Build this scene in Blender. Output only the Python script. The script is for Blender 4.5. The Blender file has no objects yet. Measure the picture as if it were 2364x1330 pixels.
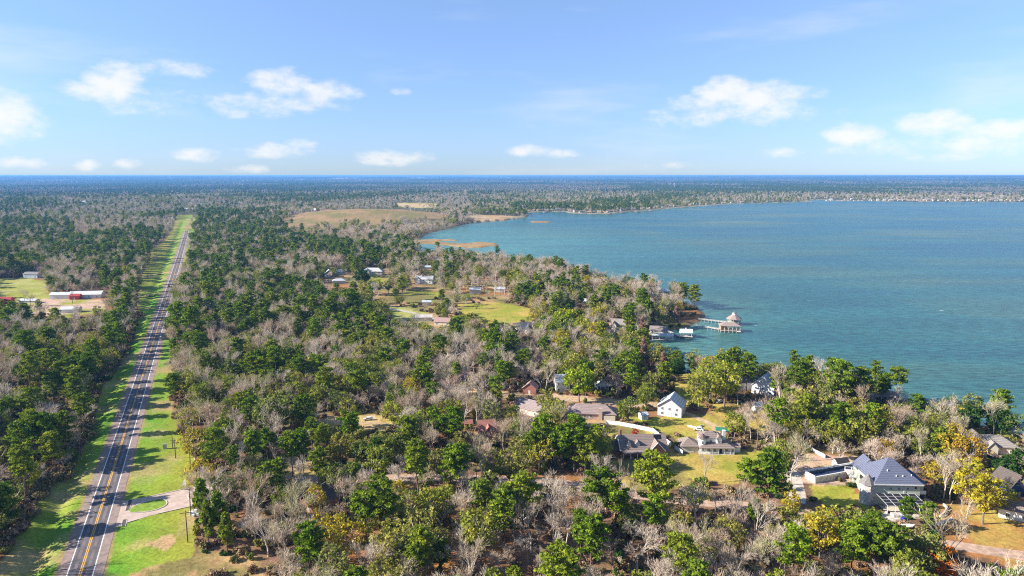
import bpy, bmesh, math, random
import numpy as np
from mathutils import Vector, Matrix
R = math.radians
rng = np.random.RandomState(7)
random.seed(7)
sc = bpy.context.scene
COL = sc.collection

# ------------------------------------------------------------------ camera
CAM_Z = 122.0
PITCH = R(8.96)
FPX, W, H = 1650.0, 2364.0, 1330.0
cam_d = bpy.data.cameras.new('camera')
cam = bpy.data.objects.new('camera', cam_d); COL.objects.link(cam)
cam.location = (0, 0, CAM_Z)
cam.rotation_euler = (R(90) - PITCH, 0, 0)
cam_d.sensor_width = 36.0
cam_d.lens = FPX / W * 36.0
cam_d.clip_start = 1.0
cam_d.clip_end = 90000.0
sc.camera = cam
# ------------------------------------------------------------------ world, sun, exposure
SUN_EL = R(27); SUN_BACK = R(7)
sun_dir = Vector((-math.cos(SUN_EL) * math.cos(SUN_BACK), -math.cos(SUN_EL) * math.sin(SUN_BACK), math.sin(SUN_EL)))
sun_d = bpy.data.lights.new('sun', 'SUN'); sun_d.energy = 5.0; sun_d.angle = R(0.5); sun_d.color = (1.0, 0.93, 0.82)
sun = bpy.data.objects.new('sun', sun_d); COL.objects.link(sun)
sun.rotation_euler = sun_dir.to_track_quat('Z', 'Y').to_euler()
sun.location = (-300, -60, 300)
sc.view_settings.view_transform = 'Standard'
sc.view_settings.look = 'None'
sc.view_settings.exposure = 1.2
sc.view_settings.gamma = 1.0
sc.view_settings.use_curve_mapping = False
sc.cycles.max_bounces = 5
sc.cycles.diffuse_bounces = 2
sc.cycles.glossy_bounces = 2
sc.cycles.transmission_bounces = 3
sc.cycles.volume_bounces = 0
sc.cycles.transparent_max_bounces = 6
sc.cycles.use_denoising = False
sc.cycles.filter_width = 1.15
SKY_STRENGTH = 0.075

def pix_dir(px, py):
    dx = (px - W / 2) / FPX; dy = (H / 2 - py) / FPX
    c, s = math.cos(PITCH), math.sin(PITCH)
    return np.array([dx, c + dy * s, -s + dy * c])

def build_world():
    w = bpy.data.worlds.new('World'); sc.world = w; w.use_nodes = True
    nt = w.node_tree; nt.nodes.clear()
    N = nt.nodes.new; L = nt.links.new
    out = N('ShaderNodeOutputWorld')
    sky = N('ShaderNodeTexSky'); sky.sky_type = 'NISHITA'; sky.sun_disc = False
    sky.sun_elevation = SUN_EL
    sky.sun_rotation = math.atan2(sun_dir.x, sun_dir.y)
    sky.altitude = 300; sky.air_density = 1.0; sky.dust_density = 0.0; sky.ozone_density = 3.0
    bg = N('ShaderNodeBackground'); bg.inputs[1].default_value = SKY_STRENGTH
    hs = N('ShaderNodeHueSaturation'); hs.inputs['Saturation'].default_value = 1.1
    L(sky.outputs[0], hs.inputs['Color'])
    tn = N('ShaderNodeMixRGB'); tn.blend_type = 'MULTIPLY'; tn.inputs[0].default_value = 1; tn.inputs[2].default_value = (.95, .98, 1.10, 1)
    L(hs.outputs[0], tn.inputs[1])
    # humid air low in the sky: paler and bluer than the clear-air model
    s0 = N('ShaderNodeSeparateXYZ'); t0 = N('ShaderNodeTexCoord'); L(t0.outputs['Generated'], s0.inputs[0])
    lo = N('ShaderNodeMapRange'); L(s0.outputs[2], lo.inputs[0]); lo.inputs[1].default_value = 0.0; lo.inputs[2].default_value = .30
    cr = N('ShaderNodeValToRGB'); L(lo.outputs[0], cr.inputs[0]); cr.color_ramp.elements[0].color = (.46, .62, 1.0, 1); cr.color_ramp.elements[1].color = (1.55, 1.26, 1.08, 1)
    tl = N('ShaderNodeMixRGB'); tl.blend_type = 'MULTIPLY'; tl.inputs[0].default_value = 1; L(tn.outputs[0], tl.inputs[1]); L(cr.outputs[0], tl.inputs[2]); L(tl.outputs[0], bg.inputs[0])
    tc = N('ShaderNodeTexCoord')
    sep = N('ShaderNodeSeparateXYZ'); L(tc.outputs['Generated'], sep.inputs[0])
    def math_(op, a, b=None, c=None):
        n = N('ShaderNodeMath'); n.operation = op
        for i, v in enumerate((a, b, c)):
            if v is None: continue
            if isinstance(v, (int, float)): n.inputs[i].default_value = v
            else: L(v, n.inputs[i])
        return n.outputs[0]
    az = math_('ARCTAN2', sep.outputs[0], sep.outputs[1])
    el = math_('ARCSINE', sep.outputs[2])
    nz = N('ShaderNodeTexNoise'); nz.inputs['Scale'].default_value = 26; nz.inputs['Detail'].default_value = 7
    nz.inputs['Roughness'].default_value = 0.62
    mp = N('ShaderNodeMapping'); mp.inputs['Scale'].default_value = (1, 1, 1.9)
    L(tc.outputs['Generated'], mp.inputs[0]); L(mp.outputs[0], nz.inputs['Vector'])
    nv = math_('SUBTRACT', nz.outputs[0], 0.5)
    # (px, py, half width px, half height px, weight) measured on the photograph, turned into azimuth and elevation
    clouds = [(262, 192, 62, 38, 1.35), (215, 212, 70, 22, .95), (400, 162, 68, 16, .75), (300, 225, 110, 30, .62), (10, 262, 58, 48, 1.15), (60, 290, 40, 24, .6),
              (655, 195, 78, 30, 1.0), (745, 210, 85, 22, .9), (640, 235, 140, 26, .58), (925, 212, 26, 9, .7), (560, 262, 50, 10, .5),
              (1680, 215, 75, 32, 1.3), (1770, 222, 105, 30, 1.15), (1600, 240, 80, 18, .95), (1700, 262, 170, 26, .62), (1975, 310, 62, 24, 1.2),
              (2160, 285, 75, 28, 1.35), (2310, 300, 70, 22, 1.25), (2240, 325, 130, 30, .8), (2060, 335, 120, 18, .5), (2420, 300, 60, 40, 1.1),
              (455, 358, 50, 13, .85), (650, 348, 90, 14, .75), (695, 335, 40, 12, .75), (200, 380, 30, 11, .85), (295, 378, 32, 10, .8),
              (900, 365, 90, 18, .85), (1225, 348, 60, 12, .75), (1300, 355, 55, 10, .75), (45, 378, 45, 10, .6), (570, 390, 45, 8, .6),
              (1800, 352, 40, 14, .7), (2180, 362, 60, 10, .6), (1530, 380, 60, 8, .45), (-300, 250, 160, 40, 1.1), (2750, 240, 180, 45, 1.1), (-180, 370, 80, 14, .8), (2560, 365, 90, 14, .8)]
    acc = None
    for (px, py, wx, hy, wt) in clouds:
        d = pix_dir(px, py); a0 = math.atan2(d[0], d[1]); e0 = math.atan2(d[2], math.hypot(d[0], d[1]))
        k = 1 / FPX
        da = math_('MULTIPLY', math_('SUBTRACT', az, a0), 1 / (wx * k * .94))
        de = math_('MULTIPLY', math_('SUBTRACT', el, e0), 1 / (hy * k * 1.05))
        dd = math_('ADD', math_('MULTIPLY', da, da), math_('MULTIPLY', de, de))
        v = math_('MULTIPLY', math_('SUBTRACT', 1.0, math_('MULTIPLY', dd, 0.8)), wt)
        acc = v if acc is None else math_('SMOOTH_MAX', acc, v, 0.25)
    body = math_('ADD', acc, math_('MULTIPLY', nv, 3.0))
    mr = N('ShaderNodeMapRange'); mr.interpolation_type = 'SMOOTHSTEP'
    L(body, mr.inputs['Value']); mr.inputs['From Min'].default_value = -0.15; mr.inputs['From Max'].default_value = 1.4
    mr.inputs['To Max'].default_value = 0.82
    # thin cirrus veil
    nc = N('ShaderNodeTexNoise'); nc.inputs['Scale'].default_value = 3.2; nc.inputs['Detail'].default_value = 5; nc.inputs['Roughness'].default_value = .55
    mc = N('ShaderNodeMapping'); mc.inputs['Scale'].default_value = (1, 1, 5.5); mc.inputs['Rotation'].default_value = (0, R(8), 0); mc.inputs['Location'].default_value = (3.1, 0, .4)
    L(tc.outputs['Generated'], mc.inputs[0]); L(mc.outputs[0], nc.inputs['Vector'])
    mr2 = N('ShaderNodeMapRange'); mr2.interpolation_type = 'SMOOTHSTEP'; L(nc.outputs[0], mr2.inputs['Value'])
    mr2.inputs['From Min'].default_value = 0.5; mr2.inputs['From Max'].default_value = 0.8; mr2.inputs['To Max'].default_value = 0.3
    fac = math_('MAXIMUM', mr.outputs[0], mr2.outputs[0])
    cb = N('ShaderNodeBackground'); cb.inputs[0].default_value = (1.0, 0.975, 0.94, 1); cb.inputs[1].default_value = 0.46
    mx = N('ShaderNodeMixShader'); L(fac, mx.inputs[0]); L(bg.outputs[0], mx.inputs[1]); L(cb.outputs[0], mx.inputs[2])
    L(mx.outputs[0], out.inputs[0])
build_world()

# ------------------------------------------------------------------ geometry of the view
def gp(px, py, z=1.5):
    """world point of the ground (height z) seen at a photo pixel"""
    d = pix_dir(px, py)
    t = (CAM_Z - z) / -d[2]
    return np.array([d[0] * t, d[1] * t])
def gpoly(pts, z=1.5): return np.array([gp(a, b, z) for a, b in pts])
def project(x, y, z):
    c, s = math.cos(PITCH), math.sin(PITCH)
    dz = z - CAM_Z
    zd = y * c - dz * s
    up = y * s + dz * c
    zd = np.maximum(zd, 1e-3) if isinstance(zd, np.ndarray) else max(zd, 1e-3)
    return W / 2 + FPX * x / zd, H / 2 - FPX * up / zd, zd
def inpoly(x, y, poly):
    inside = np.zeros(np.shape(x), bool)
    n = len(poly)
    for i in range(n):
        x1, y1 = poly[i]; x2, y2 = poly[(i + 1) % n]
        c = ((y1 > y) != (y2 > y))
        with np.errstate(divide='ignore', invalid='ignore'):
            xx = (x2 - x1) * (y - y1) / (y2 - y1 + 1e-12) + x1
        inside ^= c & (x < xx)
    return inside
def segdist(x, y, poly, closed=True):
    d = np.full(np.shape(x), 1e12)
    n = len(poly)
    for i in range(n if closed else n - 1):
        x1, y1 = poly[i]; x2, y2 = poly[(i + 1) % n]
        vx, vy = x2 - x1, y2 - y1; L2 = vx * vx + vy * vy + 1e-9
        t = np.clip(((x - x1) * vx + (y - y1) * vy) / L2, 0, 1)
        d = np.minimum(d, (x - x1 - t * vx) ** 2 + (y - y1 - t * vy) ** 2)
    return np.sqrt(d)
def vnoise(x, y, s, seed=0):
    """smooth value noise 0..1 with cell size s"""
    x = np.asarray(x) / s + seed * 17.13; y = np.asarray(y) / s + seed * 31.7
    xi = np.floor(x).astype(np.int64); yi = np.floor(y).astype(np.int64)
    fx = x - xi; fy = y - yi; fx = fx * fx * (3 - 2 * fx); fy = fy * fy * (3 - 2 * fy)
    def h(a, b):
        v = (a * 374761393 + b * 668265263 + seed * 974711) & 0x7fffffff
        v = ((v ^ (v >> 13)) * 1274126177) & 0x7fffffff
        return ((v ^ (v >> 16)) & 0xffff) / 65535.0
    return (h(xi, yi) * (1 - fx) + h(xi + 1, yi) * fx) * (1 - fy) + (h(xi, yi + 1) * (1 - fx) + h(xi + 1, yi + 1) * fx) * fy
def fnoise(x, y, s, seed=0):
    return vnoise(x, y, s, seed) * .55 + vnoise(x, y, s / 2.1, seed + 1) * .28 + vnoise(x, y, s / 4.3, seed + 2) * .17

# lake outline (photo pixels at the waterline, then closed far right outside the frame)
LAKE_PX = [(2800, 1085), (2364, 1003), (2290, 985), (2200, 978), (2130, 958), (2090, 935), (2040, 925), (1980, 915), (1900, 900), (1830, 888), (1760, 884), (1700, 872),
           (1640, 868), (1575, 856), (1530, 846), (1502, 822), (1498, 800), (1500, 786), (1520, 778), (1545, 764), (1575, 760), (1600, 752), (1618, 742), (1628, 728), (1615, 716), (1592, 704),
           (1562, 694), (1525, 686), (1480, 679), (1440, 672), (1400, 662), (1320, 633), (1200, 614), (1100, 603), (1040, 592), (985, 586), (955, 580), (948, 566),
           (964, 556), (985, 540), (1040, 527), (1075, 517), (1110, 513), (1160, 510), (1214, 502), (1222, 496), (1205, 492), (1240, 490), (1300, 489),
           (1316, 492), (1360, 494), (1400, 494), (1440, 490), (1500, 486), (1560, 480), (1620, 476), (1700, 470), (1800, 468), (1872, 466), (1866, 462), (1900, 461),
           (1960, 463), (2100, 466), (2364, 467), (3400, 470), (4200, 560)]
LAKE = gpoly(LAKE_PX, 0.0)
SPIT = gpoly([(945, 556), (985, 553), (1040, 554), (1100, 558), (1145, 561), (1152, 565), (1130, 571), (1090, 574), (1050, 570), (1000, 564), (960, 563), (945, 562)], 0.0)
SPIT_POND = gpoly([(1018, 556), (1060, 556), (1096, 559), (1085, 562), (1045, 562), (1020, 559)], 0.0)
BAR = gpoly([(1226, 512), (1262, 511), (1284, 513), (1262, 515), (1232, 514)], 0.0)
PONDS = [gpoly(p, 1.0) for p in ([(733, 683), (752, 676), (790, 674), (812, 676), (806, 684), (770, 688), (740, 688)],)]

def lake_sd(x, y):
    """metres from the water: positive on land"""
    d = segdist(x, y, LAKE); d = np.where(inpoly(x, y, LAKE), -d, d); d = d + (fnoise(x, y, 22, 52) - .5) * 7 * (np.abs(d) < 60)
    for isl in (SPIT, BAR):
        e = segdist(x, y, isl); e = np.where(inpoly(x, y, isl), e, -e) + (fnoise(x, y, 26, 51) - .55) * 22 * (e < 60)
        d = np.maximum(d, e)
    for p in [SPIT_POND] + PONDS:
        e = segdist(x, y, p); e = np.where(inpoly(x, y, p), -e, e)
        d = np.minimum(d, e)
    return d
HILLS = [(gp(840, 505), (260, 200), 27.0), (gp(250, 470), (600, 500), 12.0)]
ROAD_PX = [(120, 1490), (188, 1312), (217, 1217), (239, 1154), (258, 1092), (277, 1036), (291, 995), (317, 918), (335, 862), (367, 758), (382, 706), (397, 650),
           (405, 620), (418, 576), (430, 535), (437, 515), (446, 503), (462, 496)]
ROAD = gpoly(ROAD_PX)
def terrain(x, y, sd=None):
    x = np.asarray(x, float); y = np.asarray(y, float)
    if sd is None: sd = lake_sd(x, y)
    d = np.hypot(x, y)
    z = np.clip(sd * 0.35, -2.0, 1.5)
    for (c, (sx, sy), h) in HILLS:
        z = z + h * np.exp(-((x - c[0]) / sx) ** 2 - ((y - c[1]) / sy) ** 2) * (sd > 0)
    far = np.clip((d - 3600) / 9000, 0, 1)
    land = np.clip(sd / 400, 0, 1)
    z = z + land * far * (34 * (fnoise(x, y, 2600, 5) - .35))
    f2 = np.clip((d - 14000) / 9000, 0, 1)
    az = np.arctan2(x, y)
    z = z + f2 * (28 + 60 * (fnoise(x, y, 5200, 9) - .4) + 22 * np.clip((az - .1) / .5, 0, 1) + 18 * np.clip((-az - .1) / .5, 0, 1))
    return np.minimum(z, 96)

# ------------------------------------------------------------------ materials
MATS = {}
def nodes_mat(name, rough=0.9, spec=0.3):
    m = bpy.data.materials.new(name); m.use_nodes = True
    nt = m.node_tree; b = nt.nodes['Principled BSDF']
    b.inputs['Roughness'].default_value = rough
    b.inputs['Specular IOR Level'].default_value = spec
    return m, nt, b
def surf(name, col, rough=0.85, var=0.18, scale=2.0, bump=0.0, spec=0.25, metal=0.0, rand=0.0, dirt=None):
    """procedural surface: colour with two scales of noise, optional bump and per-object variation"""
    if name in MATS: return MATS[name]
    m, nt, b = nodes_mat(name, rough, spec)
    N = nt.nodes.new; L = nt.links.new
    b.inputs['Metallic'].default_value = metal
    tc = N('ShaderNodeTexCoord')
    n1 = N('ShaderNodeTexNoise'); n1.inputs['Scale'].default_value = scale; n1.inputs['Detail'].default_value = 6
    n1.inputs['Roughness'].default_value = 0.65
    L(tc.outputs['Object'], n1.inputs['Vector'])
    r = N('ShaderNodeValToRGB'); L(n1.outputs[0], r.inputs[0])
    lo = [max(0, c * (1 - var * 1.5)) for c in col]; hi = [min(1, c * (1 + var)) for c in col]
    if dirt: lo = dirt
    r.color_ramp.elements[0].position = 0.3; r.color_ramp.elements[0].color = (*lo, 1)
    r.color_ramp.elements[1].position = 0.68; r.color_ramp.elements[1].color = (*hi, 1)
    c = r.outputs[0]
    if rand:
        oi = N('ShaderNodeObjectInfo'); hs = N('ShaderNodeHueSaturation')
        mr = N('ShaderNodeMapRange'); L(oi.outputs['Random'], mr.inputs[0]); mr.inputs[3].default_value = 1 - rand; mr.inputs[4].default_value = 1 + rand
        L(mr.outputs[0], hs.inputs['Value']); L(c, hs.inputs['Color']); c = hs.outputs[0]
    L(c, b.inputs['Base Color'])
    if bump:
        bp = N('ShaderNodeBump'); bp.inputs['Strength'].default_value = bump; bp.inputs['Distance'].default_value = 0.1
        n2 = N('ShaderNodeTexNoise'); n2.inputs['Scale'].default_value = scale * 5; L(tc.outputs['Object'], n2.inputs['Vector'])
        L(n2.outputs[0], bp.inputs['Height']); L(bp.outputs[0], b.inputs['Normal'])
    MATS[name] = m
    return m
def shingle(name, col, row=0.35, vert=False, seam=0.0):
    """roofing or siding: real courses as a banded pattern with grain"""
    if name in MATS: return MATS[name]
    m, nt, b = nodes_mat(name, 0.85, 0.2)
    N = nt.nodes.new; L = nt.links.new
    tc = N('ShaderNodeTexCoord')
    wv = N('ShaderNodeTexWave'); wv.bands_direction = 'X' if vert else 'Z'; wv.inputs['Scale'].default_value = 0.314 / row
    wv.inputs['Distortion'].default_value = 0.4; L(tc.outputs['Object'], wv.inputs['Vector'])
    n1 = N('ShaderNodeTexNoise'); n1.inputs['Scale'].default_value = 1.6; n1.inputs['Detail'].default_value = 8; n1.inputs['Roughness'].default_value = .75
    L(tc.outputs['Object'], n1.inputs['Vector'])
    r = N('ShaderNodeValToRGB'); L(n1.outputs[0], r.inputs[0])
    r.color_ramp.elements[0].position = .28; r.color_ramp.elements[0].color = (*[c * .68 for c in col], 1)
    r.color_ramp.elements[1].position = .72; r.color_ramp.elements[1].color = (*[min(1, c * 1.25) for c in col], 1)
    mx = N('ShaderNodeMixRGB'); mx.blend_type = 'MULTIPLY'; mx.inputs[0].default_value = 0.35
    L(r.outputs[0], mx.inputs[1]); L(wv.outputs[0], mx.inputs[2]); L(mx.outputs[0], b.inputs['Base Color'])
    bp = N('ShaderNodeBump'); bp.inputs['Strength'].default_value = .4; bp.inputs['Distance'].default_value = .05
    L(wv.outputs[1], bp.inputs['Height']); L(bp.outputs[0], b.inputs['Normal'])
    MATS[name] = m
    return m
def leaf_mat(name, cols, trans=0.25):
    """foliage: per-tree and per-clump colour differences"""
    m = bpy.data.materials.new(name); m.use_nodes = True
    nt = m.node_tree; nt.nodes.clear(); N = nt.nodes.new; L = nt.links.new
    out = N('ShaderNodeOutputMaterial')
    oi = N('ShaderNodeObjectInfo')
    r = N('ShaderNodeValToRGB'); L(oi.outputs['Random'], r.inputs[0])
    e = r.color_ramp.elements
    e[0].color = (*cols[0], 1); e[1].color = (*cols[-1], 1)
    for i in range(1, len(cols) - 1):
        el = e.new(i / (len(cols) - 1)); el.color = (*cols[i], 1)
    at = N('ShaderNodeAttribute'); at.attribute_name = 'tint'
    hs = N('ShaderNodeHueSaturation')
    mr = N('ShaderNodeMapRange'); L(at.outputs['Fac'], mr.inputs[0]); mr.inputs[3].default_value = .55; mr.inputs[4].default_value = 1.4
    mh = N('ShaderNodeMapRange'); L(at.outputs['Fac'], mh.inputs[0]); mh.inputs[3].default_value = .515; mh.inputs[4].default_value = .485
    L(mr.outputs[0], hs.inputs['Value']); L(mh.outputs[0], hs.inputs['Hue']); L(r.outputs[0], hs.inputs['Color'])
    d = N('ShaderNodeBsdfDiffuse'); t = N('ShaderNodeBsdfTranslucent'); mx = N('ShaderNodeMixShader'); mx.inputs[0].default_value = trans
    L(hs.outputs[0], d.inputs[0]); L(hs.outputs[0], t.inputs[0]); L(d.outputs[0], mx.inputs[1]); L(t.outputs[0], mx.inputs[2])
    L(mx.outputs[0], out.inputs[0])
    MATS[name] = m
    return m

# ------------------------------------------------------------------ object helpers
def link_mesh(name, me, mat=None, parent=None):
    o = bpy.data.objects.new(name, me); COL.objects.link(o)
    if mat is not None and not me.materials: me.materials.append(mat)
    if parent is not None: o.parent = parent
    return o
def tag(o, label=None, cat=None, group=None, kind=None):
    if label: o['label'] = label
    if cat: o['category'] = cat
    if group: o['group'] = group
    if kind: o['kind'] = kind
    return o
def empty(name, loc, rz=0.0, label=None, cat=None, group=None):
    o = bpy.data.objects.new(name, None); COL.objects.link(o)
    o.location = loc; o.rotation_euler = (0, 0, rz); o.empty_display_size = 1
    return tag(o, label, cat, group)
def np_mesh(name, V, F, mats=None, midx=None, tint=None, smooth=False):
    """V (n,3), F (m,3 or 4) -> mesh"""
    V = np.asarray(V, np.float32); F = np.asarray(F, np.int32)
    me = bpy.data.meshes.new(name)
    k = F.shape[1]
    me.vertices.add(len(V)); me.vertices.foreach_set('co', V.ravel())
    me.loops.add(F.size); me.loops.foreach_set('vertex_index', F.ravel())
    me.polygons.add(len(F)); me.polygons.foreach_set('loop_start', np.arange(len(F), dtype=np.int32) * k)
    me.polygons.foreach_set('loop_total', np.full(len(F), k, np.int32))
    if midx is not None: me.polygons.foreach_set('material_index', np.asarray(midx, np.int32))
    me.polygons.foreach_set('use_smooth', np.full(len(F), bool(smooth)))
    me.update(calc_edges=True)
    if tint is not None:
        a = me.attributes.new('tint', 'FLOAT', 'FACE'); a.data.foreach_set('value', np.asarray(tint, np.float32))
    for m in (mats or []): me.materials.append(m)
    return me
class MB:
    """collects boxes, prisms and polygons into one mesh"""
    def __init__(s): s.v = []; s.f = []
    def add(s, vs, fs):
        b = len(s.v); s.v += [tuple(map(float, p)) for p in vs]; s.f += [tuple(i + b for i in f) for f in fs]; return s
    def box(s, x0, x1, y0, y1, z0, z1):
        return s.add([(x0, y0, z0), (x1, y0, z0), (x1, y1, z0), (x0, y1, z0), (x0, y0, z1), (x1, y0, z1), (x1, y1, z1), (x0, y1, z1)],
                     [(0, 3, 2, 1), (4, 5, 6, 7), (0, 1, 5, 4), (1, 2, 6, 5), (2, 3, 7, 6), (3, 0, 4, 7)])
    def bar(s, a, b, w=.1, h=None):
        a = Vector(a); b = Vector(b); h = h or w; d = (b - a).normalized()
        u = d.cross(Vector((0, 0, 1)));
        if u.length < 1e-3: u = Vector((1, 0, 0))
        u.normalize(); n = u.cross(d)
        c = [a + u * sx * w / 2 + n * sy * h / 2 for sx, sy in ((-1, -1), (1, -1), (1, 1), (-1, 1))]
        e = [p + (b - a) for p in c]
        return s.add(c + e, [(0, 1, 2, 3), (7, 6, 5, 4), (0, 4, 5, 1), (1, 5, 6, 2), (2, 6, 7, 3), (3, 7, 4, 0)])
    def cyl(s, c, r, z0, z1, n=10, r2=None):
        r2 = r if r2 is None else r2
        vs = [(c[0] + r * math.cos(2 * math.pi * i / n), c[1] + r * math.sin(2 * math.pi * i / n), z0) for i in range(n)]
        vs += [(c[0] + r2 * math.cos(2 * math.pi * i / n), c[1] + r2 * math.sin(2 * math.pi * i / n), z1) for i in range(n)]
        return s.add(vs, [(i, (i + 1) % n, n + (i + 1) % n, n + i) for i in range(n)] + [tuple(range(n))[::-1], tuple(range(n, 2 * n))])
    def gable(s, x0, x1, y0, y1, z, h, o=.5, th=.18, axis='x'):
        """pitched roof with ridge along axis, two slabs of real thickness"""
        if axis == 'x':
            ym = (y0 + y1) / 2; k = h / (ym - y0)
            for sg, ye in ((1, y0 - o), (-1, y1 + o)):
                ze = z - o * k
                s.add([(x0 - o, ye, ze), (x1 + o, ye, ze), (x1 + o, ym, z + h), (x0 - o, ym, z + h),
                       (x0 - o, ye, ze + th), (x1 + o, ye, ze + th), (x1 + o, ym, z + h + th), (x0 - o, ym, z + h + th)],
                      [(0, 3, 2, 1), (4, 5, 6, 7), (0, 1, 5, 4), (1, 2, 6, 5), (3, 0, 4, 7)])
        else:
            xm = (x0 + x1) / 2; k = h / (xm - x0)
            for xe in (x0 - o, x1 + o):
                ze = z - o * k
                s.add([(xe, y0 - o, ze), (xm, y0 - o, z + h), (xm, y1 + o, z + h), (xe, y1 + o, ze),
                       (xe, y0 - o, ze + th), (xm, y0 - o, z + h + th), (xm, y1 + o, z + h + th), (xe, y1 + o, ze + th)],
                      [(0, 3, 2, 1), (4, 5, 6, 7), (0, 1, 5, 4), (2, 3, 7, 6), (3, 0, 4, 7)])
        return s
    def gable_wall(s, x0, x1, y0, y1, z0, z, h, axis='x'):
        """walls with the gable triangles"""
        if axis == 'x':
            ym = (y0 + y1) / 2
            return s.add([(x0, y0, z0), (x1, y0, z0), (x1, y1, z0), (x0, y1, z0), (x0, y0, z), (x1, y0, z), (x1, y1, z), (x0, y1, z), (x0, ym, z + h), (x1, ym, z + h)],
                         [(0, 1, 5, 4), (2, 3, 7, 6), (1, 2, 6, 9, 5), (3, 0, 4, 8, 7), (4, 5, 9, 8), (6, 7, 8, 9)])
        xm = (x0 + x1) / 2
        return s.add([(x0, y0, z0), (x1, y0, z0), (x1, y1, z0), (x0, y1, z0), (x0, y0, z), (x1, y0, z), (x1, y1, z), (x0, y1, z), (xm, y0, z + h), (xm, y1, z + h)],
                     [(0, 1, 5, 8, 4), (2, 3, 7, 9, 6), (1, 2, 6, 5), (3, 0, 4, 7), (4, 8, 9, 7), (8, 5, 6, 9)])
    def hip(s, x0, x1, y0, y1, z, h, o=.5, inset=None):
        x0 -= o; x1 += o; y0 -= o; y1 += o
        w, d = x1 - x0, y1 - y0
        ins = inset if inset is not None else min(w, d) / 2
        if w >= d: a, b = (x0 + ins, (y0 + y1) / 2, z + h), (x1 - ins, (y0 + y1) / 2, z + h)
        else: a, b = ((x0 + x1) / 2, y0 + ins, z + h), ((x0 + x1) / 2, y1 - ins, z + h)
        vs = [(x0, y0, z), (x1, y0, z), (x1, y1, z), (x0, y1, z), (x0, y0, z + .2), (x1, y0, z + .2), (x1, y1, z + .2), (x0, y1, z + .2), a, b]
        if w >= d: top = [(4, 5, 9, 8), (5, 6, 9), (6, 7, 8, 9), (7, 4, 8)]
        else: top = [(4, 5, 8), (5, 6, 9, 8), (6, 7, 9), (7, 4, 8, 9)]
        return s.add(vs, [(0, 3, 2, 1), (0, 1, 5, 4), (1, 2, 6, 5), (2, 3, 7, 6), (3, 0, 4, 7)] + top)
    def build(s, name, mat, parent=None, loc=None):
        me = bpy.data.meshes.new(name); me.from_pydata(s.v, [], s.f); me.update()
        me.materials.append(mat)
        o = link_mesh(name, me, None, parent)
        if loc is not None: o.location = loc
        return o
def put(name, me, parent, loc, rz=0.0):
    o = bpy.data.objects.new(name, me); COL.objects.link(o); o.parent = parent; o.location = loc; o.rotation_euler = (0, 0, rz)
    return o
# ------------------------------------------------------------------ ground cover (what grows or lies where)
C_LIT = np.array([.215, .125, .07]); C_ORA = np.array([.36, .165, .055]); C_OLI = np.array([.20, .17, .055]); C_DRY = np.array([.42, .29, .14])
C_GRN = np.array([.08, .28, .015]); C_YGR = np.array([.27, .275, .035]); C_GOLD = np.array([.42, .31, .075]); C_DIRT = np.array([.50, .34, .25]); C_SAND = np.array([.5, .36, .2])
C_CONC = np.array([.58, .50, .42]); C_TAN = np.array([.40, .25, .12]); C_PALE = np.array([.34, .33, .10])
ROADW = ROAD.copy()
_pf = np.polyfit(ROAD[:-2, 1], ROAD[:-2, 0], 2)
def road_x(y):
    """centre line of the highway: nearly straight, bending right at its far end"""
    y = np.asarray(y, float)
    return np.polyval(_pf, np.minimum(y, 2050)) + (np.minimum(y, 2050) < y) * (np.polyval(np.polyder(_pf), 2050) * (y - 2050)) + np.clip(y - 1900, 0, None) ** 2 * 0.00035
_m = np.polyval(np.polyder(_pf), 800); ROAD_COS = 1 / math.hypot(1, _m)
def road_off(x, y): return (x - road_x(y)) * ROAD_COS          # signed distance right of the centre line
VERGE_L = gpoly([(-160, 1500), (5, 1290), (60, 1205), (105, 1140), (160, 1090), (185, 1045), (205, 1000), (228, 905), (262, 862), (285, 830), (300, 790), (316, 740), (322, 700),
                 (320, 652), (345, 600), (350, 575), (378, 558), (400, 530), (408, 497), (445, 495), (440, 515), (397, 650), (335, 862), (258, 1092), (120, 1490)])
VERGE_R = gpoly([(446, 503), (397, 650), (335, 862), (258, 1092), (120, 1490), (460, 1500), (453, 1330), (451, 1150), (447, 1045), (412, 1000), (400, 960), (397, 880), (396, 800), (394, 740),
                 (400, 690), (412, 660), (432, 640), (437, 600), (446, 560), (455, 520), (462, 500)])
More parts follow.
